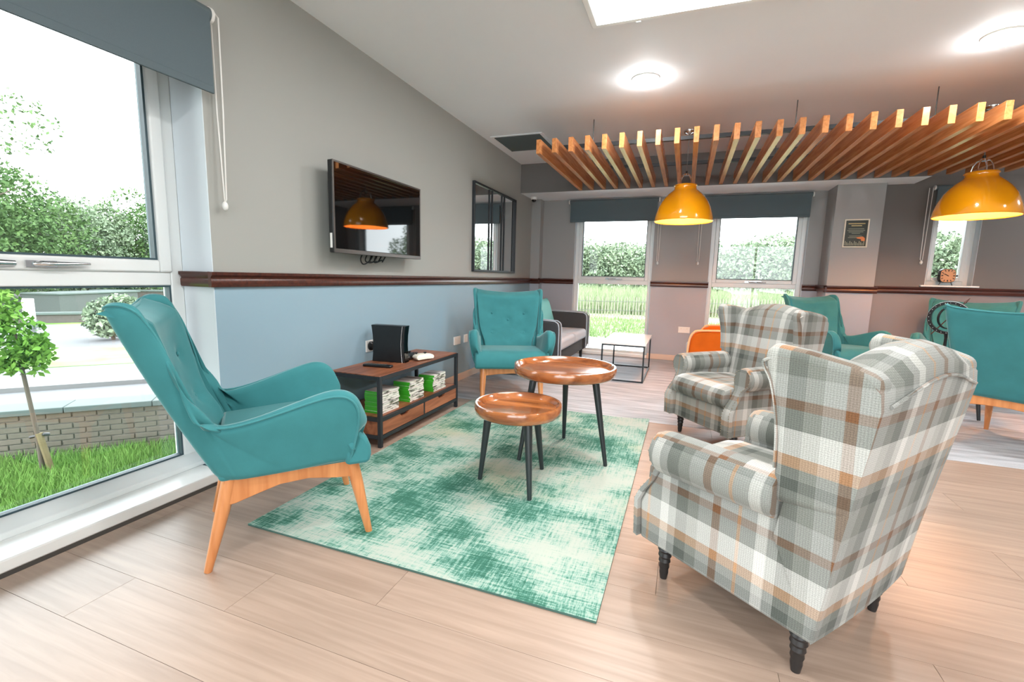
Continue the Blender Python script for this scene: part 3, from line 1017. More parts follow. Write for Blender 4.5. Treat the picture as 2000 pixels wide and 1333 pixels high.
dl_m = None
for k, (x, y) in enumerate(((-0.393, 3.813), (1.676, 3.814), (-0.393, 0.6), (1.676, 0.6), (3.75, 3.81), (3.75, 0.6), (-0.393, -1.4), (1.676, -1.4), (3.75, -1.4), (4.6, 5.6))):
    vis = k < 2  # only these are seen; later downlights are unseen, added for room light
    root = thing('downlight', (x, y, ZC), 0,
                 ('round glowing white downlight on the ceiling ahead of the slats' if k == 0 else 'round glowing white downlight at the right edge of the ceiling' if k == 1 else 'round white downlight added out of view %s' % ['', '', 'above the teal chair by the left window', 'above the plaid chair at front right', 'past the right edge of the picture', 'right of and beside the viewer', 'behind the viewer on the left', 'straight behind the viewer', 'behind the viewer on the right', 'in the far right corner'][k]),
                 'light', 'round ceiling downlights')
    MB().lathe([(0.092, -0.012), (0.100, -0.010), (0.104, 0.0)], n=32).build('bezel', 'white', root)
    MB().lathe([(0.092, -0.012), (0.092, -0.026), (0.084, -0.038), (0.060, -0.046), (0.03, -0.049), (0.0005, -0.050)], n=32).build('diffuser', 'led', root)
    area_light('downlight_glow', (x, y, ZC - 0.054), 0.17, 9.0, (1, 0.99, 0.98))

pn = thing('panel_light', (-0.18, 2.25, ZC), 0, 'square white light panel box on the ceiling at the top of the picture', 'light')
pw(MB().box(-0.62, 0.62, 1.70, 2.895, ZC - 0.055, ZC - 0.0005), 'panel_box', 'white', pn, bevel=0.004)
pw(MB().box(-0.585, 0.585, 1.735, 2.86, ZC - 0.058, ZC - 0.0551), 'diffuser', 'panel', pn)
pw(MB().box(-0.37, -0.345, 2.895, 2.91, ZC - 0.05, ZC - 0.01), 'catch', 'chrome', pn)
area_light('panel_glow', (0, 2.3, ZC - 0.065), 1.15, PANEL_W, (1, 0.99, 0.97), shape='SQUARE')

vent = thing('ceiling_vent', (-1.81, 5.1, ZC), 0, 'grey square ventilation grille in the ceiling by the television wall', 'vent')
pw(frame_ring_flat := MB().box(-2.105, -1.52, 4.83, 4.86, ZC - 0.008, ZC - 0.0003).box(-2.105, -1.52, 5.42, 5.45, ZC - 0.008, ZC - 0.0003).box(-2.105, -2.075, 4.86, 5.42, ZC - 0.008, ZC - 0.0003).box(-1.55, -1.52, 4.86, 5.42, ZC - 0.008, ZC - 0.0003), 'frame', 'ceiling', vent)
pw(MB().box(-2.075, -1.55, 4.86, 5.42, ZC - 0.002, ZC - 0.0003), 'backing', 'grey_vent', vent)
for k in range(14):
    yy = 4.88 + k * 0.04
    pw(MB().bar((-2.073, yy, ZC - 0.006), (-1.552, yy, ZC - 0.006), 0.026, 0.002, up=(0, 0.6, 1)), 'louvre', 'grey_vent', vent)

cc = thing('security_camera', (-2.10, 6.41, 2.2325), 0, 'small white dome security camera under the bulkhead corner', 'camera')
MB().lathe([(0.045, 0), (0.045, -0.02), (0.038, -0.035), (0.036, -0.037)], n=24, cap1=True).build('housing', 'white', cc)
MB().lathe([(0.034, -0.036), (0.030, -0.055), (0.018, -0.067), (0.001, -0.070)], n=20).build('dome', 'gloss_black', cc)

# ================================================================== TV WALL
tv = thing('television', (-2.06, 2.834, 1.505), 0, 'black flat screen television hung on the grey wall', 'television')
TY0, TY1, TZ0, TZ1 = 2.335, 3.333, 1.226, 1.785
pw(MB().box(-2.095, -2.060, TY0, TY1, TZ0, TZ1), 'body', 'black', tv, bevel=0.006)
pw(frame_ring(MB(), TY0, TY1, TZ0, TZ1, 0.012, -2.062, -2.054, 'x'), 'bezel', 'tvbezel', tv, bevel=0.002)
pw(MB().box(-2.0605, -2.0555, TY0 + 0.012, TY1 - 0.012, TZ0 + 0.028, TZ1 - 0.012), 'screen', 'screen', tv)
pw(MB().box(-2.062, -2.053, TY0 + 0.001, TY1 - 0.001, TZ0, TZ0 + 0.026), 'lower_trim', 'tvbezel', tv, bevel=0.002)
pw(MB().box(-2.186, -2.095, 2.70, 2.97, 1.38, 1.64), 'wall_bracket', 'black', tv)
pw(MB().box(-2.13, -2.095, TY0 + 0.12, TY1 - 0.12, TZ0 + 0.02, TZ1 - 0.16), 'rear_housing', 'black', tv, bevel=0.01)
pw(MB().box(-2.086, -2.070, TY0 - 0.002, TY0, TZ0 + 0.03, TZ0 + 0.12), 'side_label', 'white', tv)
cb = MB()
for k in range(4):
    y0 = 2.70 + 0.05 * k
    cb.tube(spline([(-2.12, y0, 1.26), (-2.115, y0 - 0.045, 1.20 - 0.006 * k), (-2.112, y0 - 0.02 + 0.02 * k, 1.165 + 0.012 * k), (-2.115, y0 + 0.05, 1.19), (-2.12, y0 + 0.09, 1.225), (-2.12, y0 + 0.11, 1.26)], 6), 0.005, 6)
pw(cb, 'cable', 'black', tv)

mr = thing('wall_mirror', (-2.17, 5.215, 1.63), 0, 'black framed window style mirror with upright bars on the grey wall', 'mirror')
MY0, MY1, MZ0, MZ1 = 4.575, 5.865, 1.155, 2.105
pw(MB().box(-2.188, -2.176, MY0 + 0.01, MY1 - 0.01, MZ0 + 0.01, MZ1 - 0.01), 'mirror_glass', 'mirror', mr, smooth=False)
pw(frame_ring(MB(), MY0, MY1, MZ0, MZ1, 0.022, -2.189, -2.158, 'x'), 'frame', 'steel', mr, bevel=0.003)
for yy in (5.0, 5.085, 5.385, 5.47, 5.775):
    pw(MB().cyl((-2.170, yy, MZ0 + 0.02), (-2.170, yy, MZ1 - 0.02), 0.007, n=8), 'upright_bar', 'steel', mr)


def socket(axis, x, y, z, w, label, two=True):
    s = thing('wall_socket', (x, y, z), 0, label, 'socket', 'white wall sockets')
    if axis == 'x':
        MB().box(0, 0.010, -w / 2, w / 2, -0.043, 0.043).build('plate', 'white', s, bevel=0.003)
        b = MB()
        for k in ((-0.25, 0.25) if two else (0,)):
            b.box(0.009, 0.0115, k * w - 0.006, k * w + 0.006, 0.010, 0.024)
        b.build('switch', 'cream', s)
    else:
        MB().box(-w / 2, w / 2, -0.010, 0, -0.043, 0.043).build('plate', 'white', s, bevel=0.003)
        b = MB()
        for k in ((-0.25, 0.25) if two else (0,)):
            b.box(k * w - 0.006, k * w + 0.006, -0.0115, -0.009, 0.010, 0.024)
        b.build('switch', 'cream', s)
    return s


socket('x', XL, 4.245, 0.435, 0.146, 'white wall socket on the blue wall, the one nearer the low cabinet')
socket('x', XL, 4.445, 0.435, 0.086, 'small white socket plate on the blue wall just left of the teal armchair', two=False)
sk = socket('x', XL, 2.83, 0.565, 0.10, 'white socket with black plug behind the games console', two=False)
MB().lathe([(0.034, 0.0), (0.034, 0.022), (0.02, 0.034)], n=20, cap1=True).build('plug', 'black', sk).rotation_euler = (0, PI / 2, 0)
sk.children[-1].location = (0.010, 0, 0)
pb = MB().tube(spline([(-2.155, 2.83, 0.55), (-2.13, 2.80, 0.525), (-2.11, 2.795, 0.49), (-2.09, 2.80, 0.475)], 6), 0.004, 6)
pw(pb, 'flex', 'black', sk)
socket('y', 0.02, YB, 0.437, 0.150, 'white double socket low on the pier between the back windows')
socket('y', 2.245, YR, 0.493, 0.100, 'white socket low on the wall right of the pillar', two=False)

# ================================================================== TV CABINET
KX0, KX1, KY0, KY1, KZ = -2.150, -1.742, 2.345, 3.405, 0.462
kb = thing('media_cabinet', (-1.95, 2.87, 0), 0, 'low black framed wooden media cabinet against the blue wall', 'cabinet')
for xx in (KX0, KX1 - 0.025):
    for yy in (KY0, KY1 - 0.025):
        pw(MB().box(xx, xx + 0.025, yy, yy + 0.025, 0, KZ), 'leg', 'steel', kb, bevel=0.002)
for z in (KZ - 0.025, 0.170, 0.055):
    fr = MB()
    fr.box(KX0 + 0.025, KX1 - 0.025, KY0, KY0 + 0.025, z, z + 0.024).box(KX0 + 0.025, KX1 - 0.025, KY1 - 0.025, KY1, z, z + 0.024)
    fr.box(KX0, KX0 + 0.025, KY0 + 0.025, KY1 - 0.025, z, z + 0.024).box(KX1 - 0.025, KX1, KY0 + 0.025, KY1 - 0.025, z, z + 0.024)
    pw(fr, 'frame_rail', 'steel', kb)
pw(MB().box(KX0 + 0.008, KX1 - 0.008, KY0 + 0.008, KY1 - 0.008, KZ - 0.016, KZ + 0.004), 'top', 'cabwood', kb, bevel=0.002)
pw(MB().box(KX0 + 0.02, KX1 - 0.02, KY0 + 0.02, KY1 - 0.02, 0.180, 0.198), 'shelf', 'cabwood', kb)
pw(MB().box(KX0 + 0.02, KX1 - 0.02, KY0 + 0.02, KY1 - 0.02, 0.056, 0.070), 'bottom_panel', 'cabwood', kb)
for yy in (KY0 + 0.008, KY1 - 0.016):
    pw(MB().box(KX0 + 0.022, KX1 - 0.022, yy, yy + 0.008, 0.072, 0.172), 'end_panel', 'cabwood', kb)
ym = (KY0 + KY1) / 2
pw(MB().box(KX1 - 0.025, KX1 - 0.004, ym - 0.008, ym + 0.008, 0.072, 0.172), 'divider', 'steel', kb)
for a, b in ((KY0 + 0.028, ym - 0.011), (ym + 0.011, KY1 - 0.028)):
    c = (a + b) / 2
    poly = [(a, 0.082), (b, 0.082), (b, 0.170), (c + 0.06, 0.170), (c + 0.035, 0.148), (c - 0.035, 0.148), (c - 0.06, 0.170), (a, 0.170)]
    d = pw(MB().prism(poly, KX1 - 0.022, KX1 - 0.003, 'x'), 'drawer', 'cabwood', kb)
    g = pw(MB().box(KX1 - 0.026, KX1 - 0.023, c - 0.065, c + 0.065, 0.14, 0.17), 'finger_slot_shade', 'black', kb)  # black strip painting the shade inside the drawer notch

# games console: waisted upright slab
cn = thing('games_console', (-1.995, 2.815, KZ + 0.004), math.radians(8), 'upright black games console standing on the wooden cabinet', 'console')
prof = [(0.0, 0.128), (0.012, 0.126), (0.06, 0.121), (0.13, 0.118), (0.20, 0.122), (0.25, 0.129), (0.268, 0.132)]
poly = [(x, z) for z, x in prof] + [(-x, z) for z, x in reversed(prof)]
MB().prism([(x, z) for x, z in poly], -0.036, 0.036, 'y').build('case', 'black', cn, bevel=0.004)
MB().box(0.100, 0.1015, -0.038, 0.038, 0.0, 0.0).build('seam', 'chrome', cn) if False else None
MB().prism([(0.1135 + (x - 0.112), z) for z, x in prof] + [(0.118 + (x - 0.112), z) for z, x in reversed(prof)], -0.030, 0.030, 'y').build('front_panel', 'gloss_black', cn)
MB().tube([(0.095 + (x - 0.112), -0.0365, z) for z, x in prof], 0.0016, 6).build('seam', 'chrome', cn)
MB().cyl((0.117, 0.0, 0.085), (0.1215, 0.0, 0.085), 0.013, n=16).build('power_button', 'chrome', cn)


def gamepad(name, loc, rz, mat, label):
    g = thing(name, loc, rz, label, 'controller')
    b = MB()
    out = []
    for t in range(40):
        a = 2 * PI * t / 40
        x = 0.072 * math.cos(a) * (1 + 0.10 * abs(math.cos(a)))
        yv = 0.045 * math.sin(a) + (-0.042 * (abs(math.cos(a)) ** 3) if math.sin(a) < 0.35 else 0)
        out.append((x, yv))
    for zz, s in ((0.006, 0.82), (0.014, 0.98), (0.030, 1.0), (0.042, 0.86), (0.047, 0.6)):
        pass
    rows = [[(x * s, yv * s - (0.006 if z < 0.02 else 0), z) for x, yv in out] for z, s in ((0.004, 0.70), (0.010, 0.95), (0.024, 1.03), (0.036, 0.95), (0.044, 0.72), (0.046, 0.05))]
    b.grid(rows, close_u=True)
    b.build('shell', mat, g)
    for x, yv in ((-0.04, 0.012), (0.022, -0.012)):
        MB().cyl((x, yv, 0.042), (x, yv, 0.052), 0.006, n=10).lathe([(0.011, 0), (0.012, 0.004), (0.009, 0.006), (0.001, 0.0055)], (x, yv, 0.052), 14).build('thumbstick', 'black', g)
    bt = MB()
    for dx, dy in ((0.012, 0), (-0.012, 0), (0, 0.012), (0, -0.012)):
        bt.ball((0.043 + dx, 0.014 + dy, 0.044), 0.005, 8, 5)
    bt.build('button', 'grey_vent', g)
    return g


gamepad('game_controller', (-1.835, 2.985, KZ + 0.004), math.radians(70), 'cream', 'cream white game controller lying on the cabinet top')
gamepad('game_controller', (-1.945, 2.955, KZ + 0.004), math.radians(100), 'black', 'black game controller between the console and the white one')
rc = thing('remote_control', (-1.945, 2.600, KZ + 0.004), math.radians(8), 'slim black remote control lying in front of the console', 'remote')
MB().box(-0.105, 0.105, -0.022, 0.022, 0, 0.018).build('handset', 'black', rc, bevel=0.006)
bt = MB()
for i in range(7):
    for j in range(3):
        bt.box(-0.08 + i * 0.022, -0.07 + i * 0.022, -0.014 + j * 0.011, -0.008 + j * 0.011, 0.0178, 0.0195)
bt.build('keys', 'grey_vent', rc)

# game cases: three stacks, each case its own thing
cm = MB().box(-0.0675, 0.0665, -0.095, 0.095, 0, 0.0138, 0)
cm.box(0.0662, 0.0676, -0.0945, 0.0945, 0.0008, 0.0130, 1)
cm.box(-0.0660, 0.0660, -0.0935, 0.0935, 0.0136, 0.0141, 1)
case0 = cm.build('game_case', ['case_green', 'spine'], bevel=0.0)
first = True
names = {0: 'left-end stack near the cabinet corner', 1: 'middle stack on the shelf', 2: 'far stack by the armchair'}
desc = {0: 'stack nearest the front leg', 1: 'middle stack on the cabinet shelf', 2: 'stack farthest along the cabinet shelf'}
ordw = ['lowest', 'second from bottom', 'third from bottom', 'fourth from bottom', 'fifth from bottom', 'sixth from bottom', 'seventh from bottom', 'eighth from bottom', 'ninth from bottom', 'topmost']
for k, (yc, n) in enumerate(((2.515, 10), (2.835, 10), (3.165, 9))):
    for i in range(n):
        o = case0 if first else case0.copy()
        if not first:
            COL.objects.link(o)
        first = False
        o.location = (-1.852 + random.uniform(-0.004, 0.004), yc + random.uniform(-0.006, 0.006), 0.1981 + i * 0.0144)
        o.rotation_euler = (0, 0, math.radians(random.uniform(-2, 2)))
        w = 'topmost' if i == n - 1 else ordw[i]
        tag(o, 'green game case, %s in the %s' % (w, desc[k]), 'game case', 'game cases on the cabinet shelf')

# ================================================================== RUG
def make_rug():
    nx, ny = 16, 26
    x0, x1, y0, y1 = -1.711, -0.193, 1.362, 3.655
    cx, cy = (x0 + x1) / 2, (y0 + y1) / 2
    rows_t, rows_b = [], []
    for j in range(ny + 1):
        rt_, rb_ = [], []
        for i in range(nx + 1):
            u, v = i / nx, j / ny
            x = x0 + (x1 - x0) * u; yy = y0 + (y1 - y0) * v
            d = math.hypot(1 - u, (1 - v) * 1.5)
            lift = 0.018 * max(0, 1 - d / 0.22) ** 2
            rt_.append((x - cx, yy - cy, 0.009 + lift)); rb_.append((x - cx, yy - cy, 0.0008 + lift))
        rows_t.append(rt_); rows_b.append(rb_)
    mb = MB()
    mb.grid(rows_t, 0); mb.grid([r[::-1] for r in rows_b], 1)
    per_t = rows_t[0] + [r[-1] for r in rows_t[1:]] + rows_t[-1][::-1][1:] + [r[0] for r in rows_t[::-1][1:-1]]
    per_b = rows_b[0] + [r[-1] for r in rows_b[1:]] + rows_b[-1][::-1][1:] + [r[0] for r in rows_b[::-1][1:-1]]
    mb.grid([per_b, per_t], 1, close_u=True)
    o = mb.build('area_rug', ['rug', 'rug_edge'])
    o.location = (cx, cy, 0)
    tag(o, 'distressed teal and cream rug under the round tray tables', 'rug')


make_rug()

# ================================================================== TEAL WING CHAIRS


def make_wing_chair(label, loc, rz):
    root = thing('wing_chair', loc, rz, label, 'armchair', 'teal velvet wing chairs')
    st = [((0, -.20, .31), (0, -.472, .952)), ((.10, -.20, .31), (.12, -.474, .959)), ((.185, -.20, .31), (.22, -.472, .968)),
          ((.235, -.197, .31), (.280, -.474, .976)), ((.258, -.190, .31), (.314, -.462, .989)), ((.268, -.178, .31), (.333, -.424, .996)),
          ((.272, -.165, .31), (.337, -.380, .982)), ((.275, -.150, .31), (.331, -.345, .92)), ((.278, -.135, .31), (.318, -.313, .84)),
          ((.281, -.11, .31), (.309, -.289, .73)), ((.284, -.06, .31), (.302, -.270, .64)), ((.287, .02, .31), (.300, -.248, .575)),
          ((.289, .05, .31), (.307, -.190, .550)), ((.291, .085, .31), (.323, -.085, .568)), ((.292, .13, .31), (.342, .05, .612)),
          ((.293, .165, .31), (.355, .15, .643)), ((.294, .195, .31), (.362, .21, .650)), ((.295, .215, .31), (.365, .257, .630)),
          ((.295, .228, .31), (.362, .282, .58)), ((.295, .236, .31), (.350, .276, .50)), ((.295, .240, .31), (.325, .258, .41))]
    st = [((b[0], b[1], .333 + .012 * max(0.0, min(1.0, (b[1] + .2) / .44))), t) for b, t in st]
    DN = 3
    sb_, st_ = spline([b for b, t in st], DN), spline([t for b, t in st], DN)
    sb_[0].x = 0; st_[0].x = 0
    st = [(tuple(b), tuple(t)) for b, t in zip(sb_, st_)]
    full = [((-b[0], b[1], b[2]), (-t[0], t[1], t[2])) for b, t in st[:0:-1]] + st
    V = 8
    rows = []
    for v in range(V + 1):
        f = v / V
        r = []
        for b, t in full:
            bl = 0.012 * math.sin(PI * f) * (1.0 if b[1] < -.14 else 0.35)
            x = b[0] + (t[0] - b[0]) * f; yv = b[1] + (t[1] - b[1]) * f; z = b[2] + (t[2] - b[2]) * f
            n = math.hypot(x, yv - 0.1) or 1
            r.append((x + bl * x / n, yv + bl * (yv - 0.1) / n, z))
        rows.append(r)
    mb = MB().grid(rows)
    sh = mb.build('shell', 'teal', root, subs=1, fix=False)
    # make sure normals face outward
    me = sh.data; me.update()
    c = min(me.polygons, key=lambda q: q.center.y)
    if c.normal.y > 0:
        me.flip_normals()
    vg = sh.vertex_groups.new(name='padding')
    nst = len(full)
    for k in range(nst):
        c_ = abs(k - nst // 2) / DN
        vg.add([v * nst + k for v in range(V + 1)], 1.0 if c_ >= 15 else 0.42 if c_ <= 9 else 0.42 + 0.58 * (c_ - 9) / 6, 'REPLACE')
    md = sh.modifiers.new('thickness', 'SOLIDIFY'); md.thickness = 0.066; md.offset = -1
    md.vertex_group = 'padding'; md.thickness_vertex_group = 0.0
    bpy_mods = sh.modifiers
    sh.modifiers.move(1, 0)
    # welt along the outer edge
    top = rows[-1]
    path = [Vector((p[0], p[1], p[2] - 0.003)) for p in top]
    for _ in range(8):
        path = [path[0]] + [(path[i - 1] + path[i] * 2 + path[i + 1]) / 4 for i in range(1, len(path) - 1)] + [path[-1]]
    path = [Vector((p.x - 0.001 * (1 if p.x > 0 else -1), p.y + (.004 if p.z > .94 else 0), p.z - .003)) for p in path]
    b_end = [Vector((-.305, .246, .352))] ; e_end = [Vector((.305, .246, .352))]
    MB().tube(b_end + path + e_end, 0.0042, 8).build('piping', 'teal_pipe', root)
    # padded inner back with buttons
    btn = [(-.155, .755), (.155, .755), (0, .692), (-.155, .572), (.155, .572), (0, .52)]
    rws = []
    nz_, nx_ = 34, 36
    ez_ = [.40, .50, .578, .64, .73, .84, .92, .985, 1.0]
    ey_ = [-.16, -.195, -.243, -.264, -.283, -.308, -.335, -.364, -.382]
    ew_ = [.222, .236, .266, .286, .296, .307, .317, .325, .325]
    for j in range(nz_ + 1):
        f = j / nz_
        r = []
        for i in range(nx_ + 1):
            u = -1 + 2 * i / nx_
            zt = .950 + .040 * abs(u) ** 2.2 - .030 * max(0.0, (abs(u) - .82) / .18) ** 2
            z = .40 + (zt - .40) * f
            ye = float(np.interp(z, ez_, ey_)); hw = float(np.interp(z, ez_, ew_))
            x = u * hw
            yv = ye - (.050 * min(1, (1 - f) * 3 + .35)) * (1 - abs(u) ** 2.4)
            rim = max(0.0, (abs(u) - .90) / .10) ** 2.5
            yv += .002 * abs(u) ** 4
            yv -= .040 * rim + .085 * max(0, (f - .90) / .10) ** 2
            for bx, bz in btn:
                d2 = (x - bx) ** 2 + (z - bz) ** 2
                yv -= .013 * math.exp(-d2 / 0.0008)
            r.append((x, yv, z))
        rws.append(r)
    bc = MB().grid(rws).build('back_cushion', 'teal', root)
    for bx, bz in btn:
        yb = float(np.interp(bz, ez_, ey_)) - .050 * (1 - (abs(bx) / .28) ** 2.4) - .010
        MB().ball((bx, yb, bz), 0.011, 10, 6, sc=(1, 0.55, 1)).build('button', 'teal', bc)
    # seat
    pr = [(-.20, .340), (.31, .336), (.328, .342), (.334, .37), (.333, .405), (.318, .445), (.285, .474), (.22, .482), (.05, .478), (-.20, .462)]
    fp = [(.232, .340), (.31, .336), (.328, .342), (.334, .37), (.333, .405), (.318, .445), (.285, .474), (.25, .478), (.232, .470)]
    MB().prism([(p - .002, q) if p > .3 else (p, q) for p, q in pr], -.270, .270, 'x').prism(fp, -.314, .314, 'x').build('seat_cushion', 'teal', root, bevel=0.016, seg=3)
    # frame
    side = [(-.185, .342), (.27, .342), (.275, .268), (.20, .276), (.10, .294), (0, .290), (-.08, .268), (-.15, .247), (-.185, .243)]
    for s in (-1, 1):
        MB().prism(side, s * .246 - .012, s * .246 + .012, 'x').build('side_apron', 'beech', root, bevel=0.003)
    fr = [(-.235, .342), (.235, .342), (.235, .268), (.12, .283), (0, .290), (-.12, .283), (-.235, .268)]
    MB().prism(fr, .252, .274, 'y').build('front_apron', 'beech', root, bevel=0.003)
    MB().prism(fr, -.184, -.162, 'y').build('rear_apron', 'beech', root, bevel=0.003)
    for s in (-1, 1):
        MB().tube([(s * .236, -.163, .342), (s * .241, -.193, .22), (s * .25, -.25, 0)], [.027, .024, .0135], 16).build('leg', 'beech', root)
        MB().tube([(s * .240, .264, .342), (s * .244, .289, .22), (s * .252, .33, 0.0)], [.027, .024, .0135], 16).build('leg', 'beech', root)
    return root


T1 = make_wing_chair('teal velvet wing chair by the big left window, seen from its side', (-1.602, 1.429, 0.0), math.radians(-39.7))
dup(T1, (-1.445, 3.842, 0), math.radians(205.1), 'teal velvet wing chair with buttoned back facing us beyond the tray tables')
dup(T1, (1.53, 5.66, 0), math.radians(212.4), 'teal velvet wing chair in front of the pillar with the poster')
dup(T1, (2.255, 4.20, 0), math.radians(-44.0), 'teal velvet wing chair seen from behind at the right edge')
dup(T1, (2.57, 5.70, 0), math.radians(152), 'teal velvet wing chair facing us below the clock window')

# ================================================================== PLAID WINGBACKS


def make_wingback(label, loc, rz):
    root = thing('wingback_armchair', loc, rz, label, 'armchair', 'plaid wingback armchairs')
    # body
    MB().box(-.296, .296, -.285, .305, .138, .31).build('seat_base', 'plaid', root, bevel=0.012, seg=3, uv=True)
    # backrest with humped top rolling forward
    pth = [(-.298, .138), (-.318, .30), (-.342, .48), (-.362, .62), (-.382, .76), (-.396, .87), (-.392, .915), (-.365, .948), (-.325, .960), (-.285, .950), (-.255, .915), (-.240, .86), (-.222, .74), (-.20, .60), (-.17, .42)]
    nx = 18
    rows = []
    for yy, z in pth:
        r = []
        for i in range(nx + 1):
            u = -1 + 2 * i / nx
            hw = .292 + .042 * (z - .138) / .8
            zt = .897 + .063 * (math.cos(u * PI * 0.5) ** 1.3 if abs(u) < 1 else 0)
            f = (z - .138) / (.960 - .138)
            zz = .138 + f * (zt - .138)
            bul = 0.022 * (1 - u * u) if z < .93 and pth.index((yy, z)) > 9 else 0.010 * (u * u)
            r.append((u * hw, yy + bul, zz))
        rows.append(r)
    mb = MB().grid(rows)
    n = nx + 1
    for e in (0, nx):
        mb.f.append(tuple(k * n + e for k in range(len(rows)))); mb.m.append(0)
    mb.build('backrest', 'plaid', root, uv=True, angle=60)
    # welt across the rear top edge
    path = [Vector(rows[5][i]) + Vector((0, -.003, .004)) for i in range(1, n - 1)]
    MB().tube(path, 0.005, 8).build('piping', 'plaid', root, uv=True)

    def flare(yy, z):
        return 0.042 * (z - .138) / .8
    for s in (-1, 1):
        # arm: side slab with scrolled front, plus roll on top
        sl = [(-.292, .14), (.315, .14), (.325, .28), (.300, .335), (.268, .385), (.246, .44), (.240, .50), (.225, .545), (-.15, .565), (-.335, .46)]
        a = MB().prism(sl, s * .236, s * .297, 'x')
        roll = []
        cx, cz = .290, .503
        for yy, k in ((-.175, .92), (-.05, .97), (.10, 1.0), (.21, 1.0), (.242, .97)):
            ring = []
            for j in range(20):
                t = 2 * PI * j / 20
                ring.append((s * (cx + .073 * k * math.cos(t)), yy, cz + .012 * (1 - (yy + .175) / .42) + .076 * k * math.sin(t)))
            roll.append(ring)
        a.grid(roll, close_u=True)
        k0 = len(a.v) - 20
        a.f.append(tuple(range(k0, k0 + 20))); a.m.append(0)
        k1 = len(a.v) - 100
        a.f.append(tuple(range(k1, k1 + 20))); a.m.append(0)
        arm = a.build('arm', 'plaid', root, bevel=0.010, seg=2, uv=True)
        # front panel following the scroll: ring of outline lofted down the slope
        path = [(.340, .145, .236, .312), (.346, .285, .236, .312), (.322, .335, .238, .308), (.286, .385, .240, .302), (.262, .435, .240, .306), (.256, .47, .228, .345), (.254, .51, .222, .358), (.252, .55, .236, .343), (.250, .570, .262, .318)]
        rws = []
        for yy, z, a0, a1 in path:
            rws.append([(s * a0, yy - .022, z), (s * (a0 + .006), yy, z), (s * (a1 - .006), yy, z), (s * a1, yy - .022, z)])
        fp = MB().grid(rws, close_u=True)
        fp.f.append((0, 1, 2, 3)); fp.m.append(0)
        q = len(rws) * 4
        fp.f.append((q - 4, q - 3, q - 2, q - 1)); fp.m.append(0)
        panel = fp.build('arm_front', 'plaid', root, uv=True, angle=70)
        sb = MB()
        for i in range(len(path) - 1):
            (y0, z0, p0, p1), (y1, z1, q0, q1) = path[i], path[i + 1]
            d = math.hypot(z1 - z0, max(abs(q1 - p1), abs(y1 - y0)))
            m_ = max(1, int(d / .0155))
            for k in range(m_):
                f = k / m_
                for e0, e1, o_ in ((p0, q0, .009), (p1, q1, -.009)):
                    sb.ball((s * (e0 + (e1 - e0) * f + o_), y0 + (y1 - y0) * f + .001, z0 + (z1 - z0) * f), .0032, 6, 4)
        so = sb.build('nail_trim', 'stud', root)
        so['kind'] = 'stuff'
        # wing
        wp = [(-.155, .50), (-.158, .60), (-.156, .68), (-.146, .76), (-.128, .84), (-.112, .895), (-.112, .925), (-.135, .940), (-.22, .932), (-.32, .915), (-.385, .893), (-.378, .76), (-.345, .52)]
        w = MB().prism(wp, s * .228, s * .296, 'x', shift=lambda p, q: s * (flare(p, q) + 0.012 * max(0, (p + .30) / .2)))
        w.build('wing', 'plaid', root, bevel=0.024, seg=4, uv=True)
        edge = [(-.150, .60), (-.150, .64), (-.148, .70), (-.140, .77), (-.124, .84), (-.114, .88), (-.120, .908), (-.16, .918), (-.25, .906), (-.34, .890)]
        MB().tube(spline([(s * (.292 + flare(p, q) + 0.012 * max(0, (p + .30) / .2)), p - .012 if q < .88 else p, q - (.012 if q > .88 else 0)) for p, q in edge], 3), 0.0045, 6).build('piping', 'plaid', root, uv=True)
    # seat cushion
    pr = [(-.19, .312), (.30, .310), (.332, .322), (.350, .352), (.348, .395), (.325, .428), (.27, .444), (.10, .450), (-.19, .430)]
    MB().prism(pr, -.240, .240, 'x').build('seat_cushion', 'plaid', root, bevel=0.022, seg=4, uv=True)
    prof = [(.027, .150), (.028, .135), (.023, .128), (.0265, .115), (.021, .106), (.024, .092), (.019, .083), (.0215, .070), (.0170, .062), (.019, .048), (.0155, .038), (.0165, .026), (.0125, .0), (.0005, 0)]
    for sx, yy in ((-.246, -.24), (.246, -.24), (-.246, .235), (.246, .235)):
        MB().lathe(prof, (sx, yy, 0), 20).build('leg', 'ebony', root)
    return root


W1 = make_wingback('grey and tan plaid wingback armchair at front right, seen from behind', (0.335, 1.742, 0), math.radians(52.0))
dup(W1, (0.372, 3.485, 0), math.radians(130.2), 'brown and grey plaid wingback armchair facing the tray tables, its front visible')

# ================================================================== TRAY TABLES


def tray_table(label, c, r, ztop, feet, loc_rot=0):
    t = thing('tray_table', (c[0], c[1], 0), 0, label, 'table', 'round wooden tray tables')
    z = ztop
    h = 0.062
    prof = [(r - .05, z - h), (r - .020, z - h), (r - .006, z - h + .010), (r, z - h + .03), (r, z - .008), (r - .004, z), (r - .014, z), (r - .020, z - .006), (r - .030, z - .026), (r - .040, z - .030), (0.0005, z - .030)]
    MB().lathe(prof, n=64).add([(0.0, 0.0, z - h)] + [((r - .05) * math.cos(2 * PI * j / 64), (r - .05) * math.sin(2 * PI * j / 64), z - h) for j in range(64)], [(0, 1 + (j + 1) % 64, 1 + j) for j in range(64)]).build('tray', 'tray', t, fix=True)
    for fx, fy in feet:
        dx, dy = fx - c[0], fy - c[1]
        d = math.hypot(dx, dy)
        tx, ty = dx / d * (r * 0.68), dy / d * (r * 0.68)
        MB().tube([(tx, ty, z - h + .004), (dx, dy, 0.012)], [.022, .0115], 16).build('leg', 'tableleg', t)
    return t


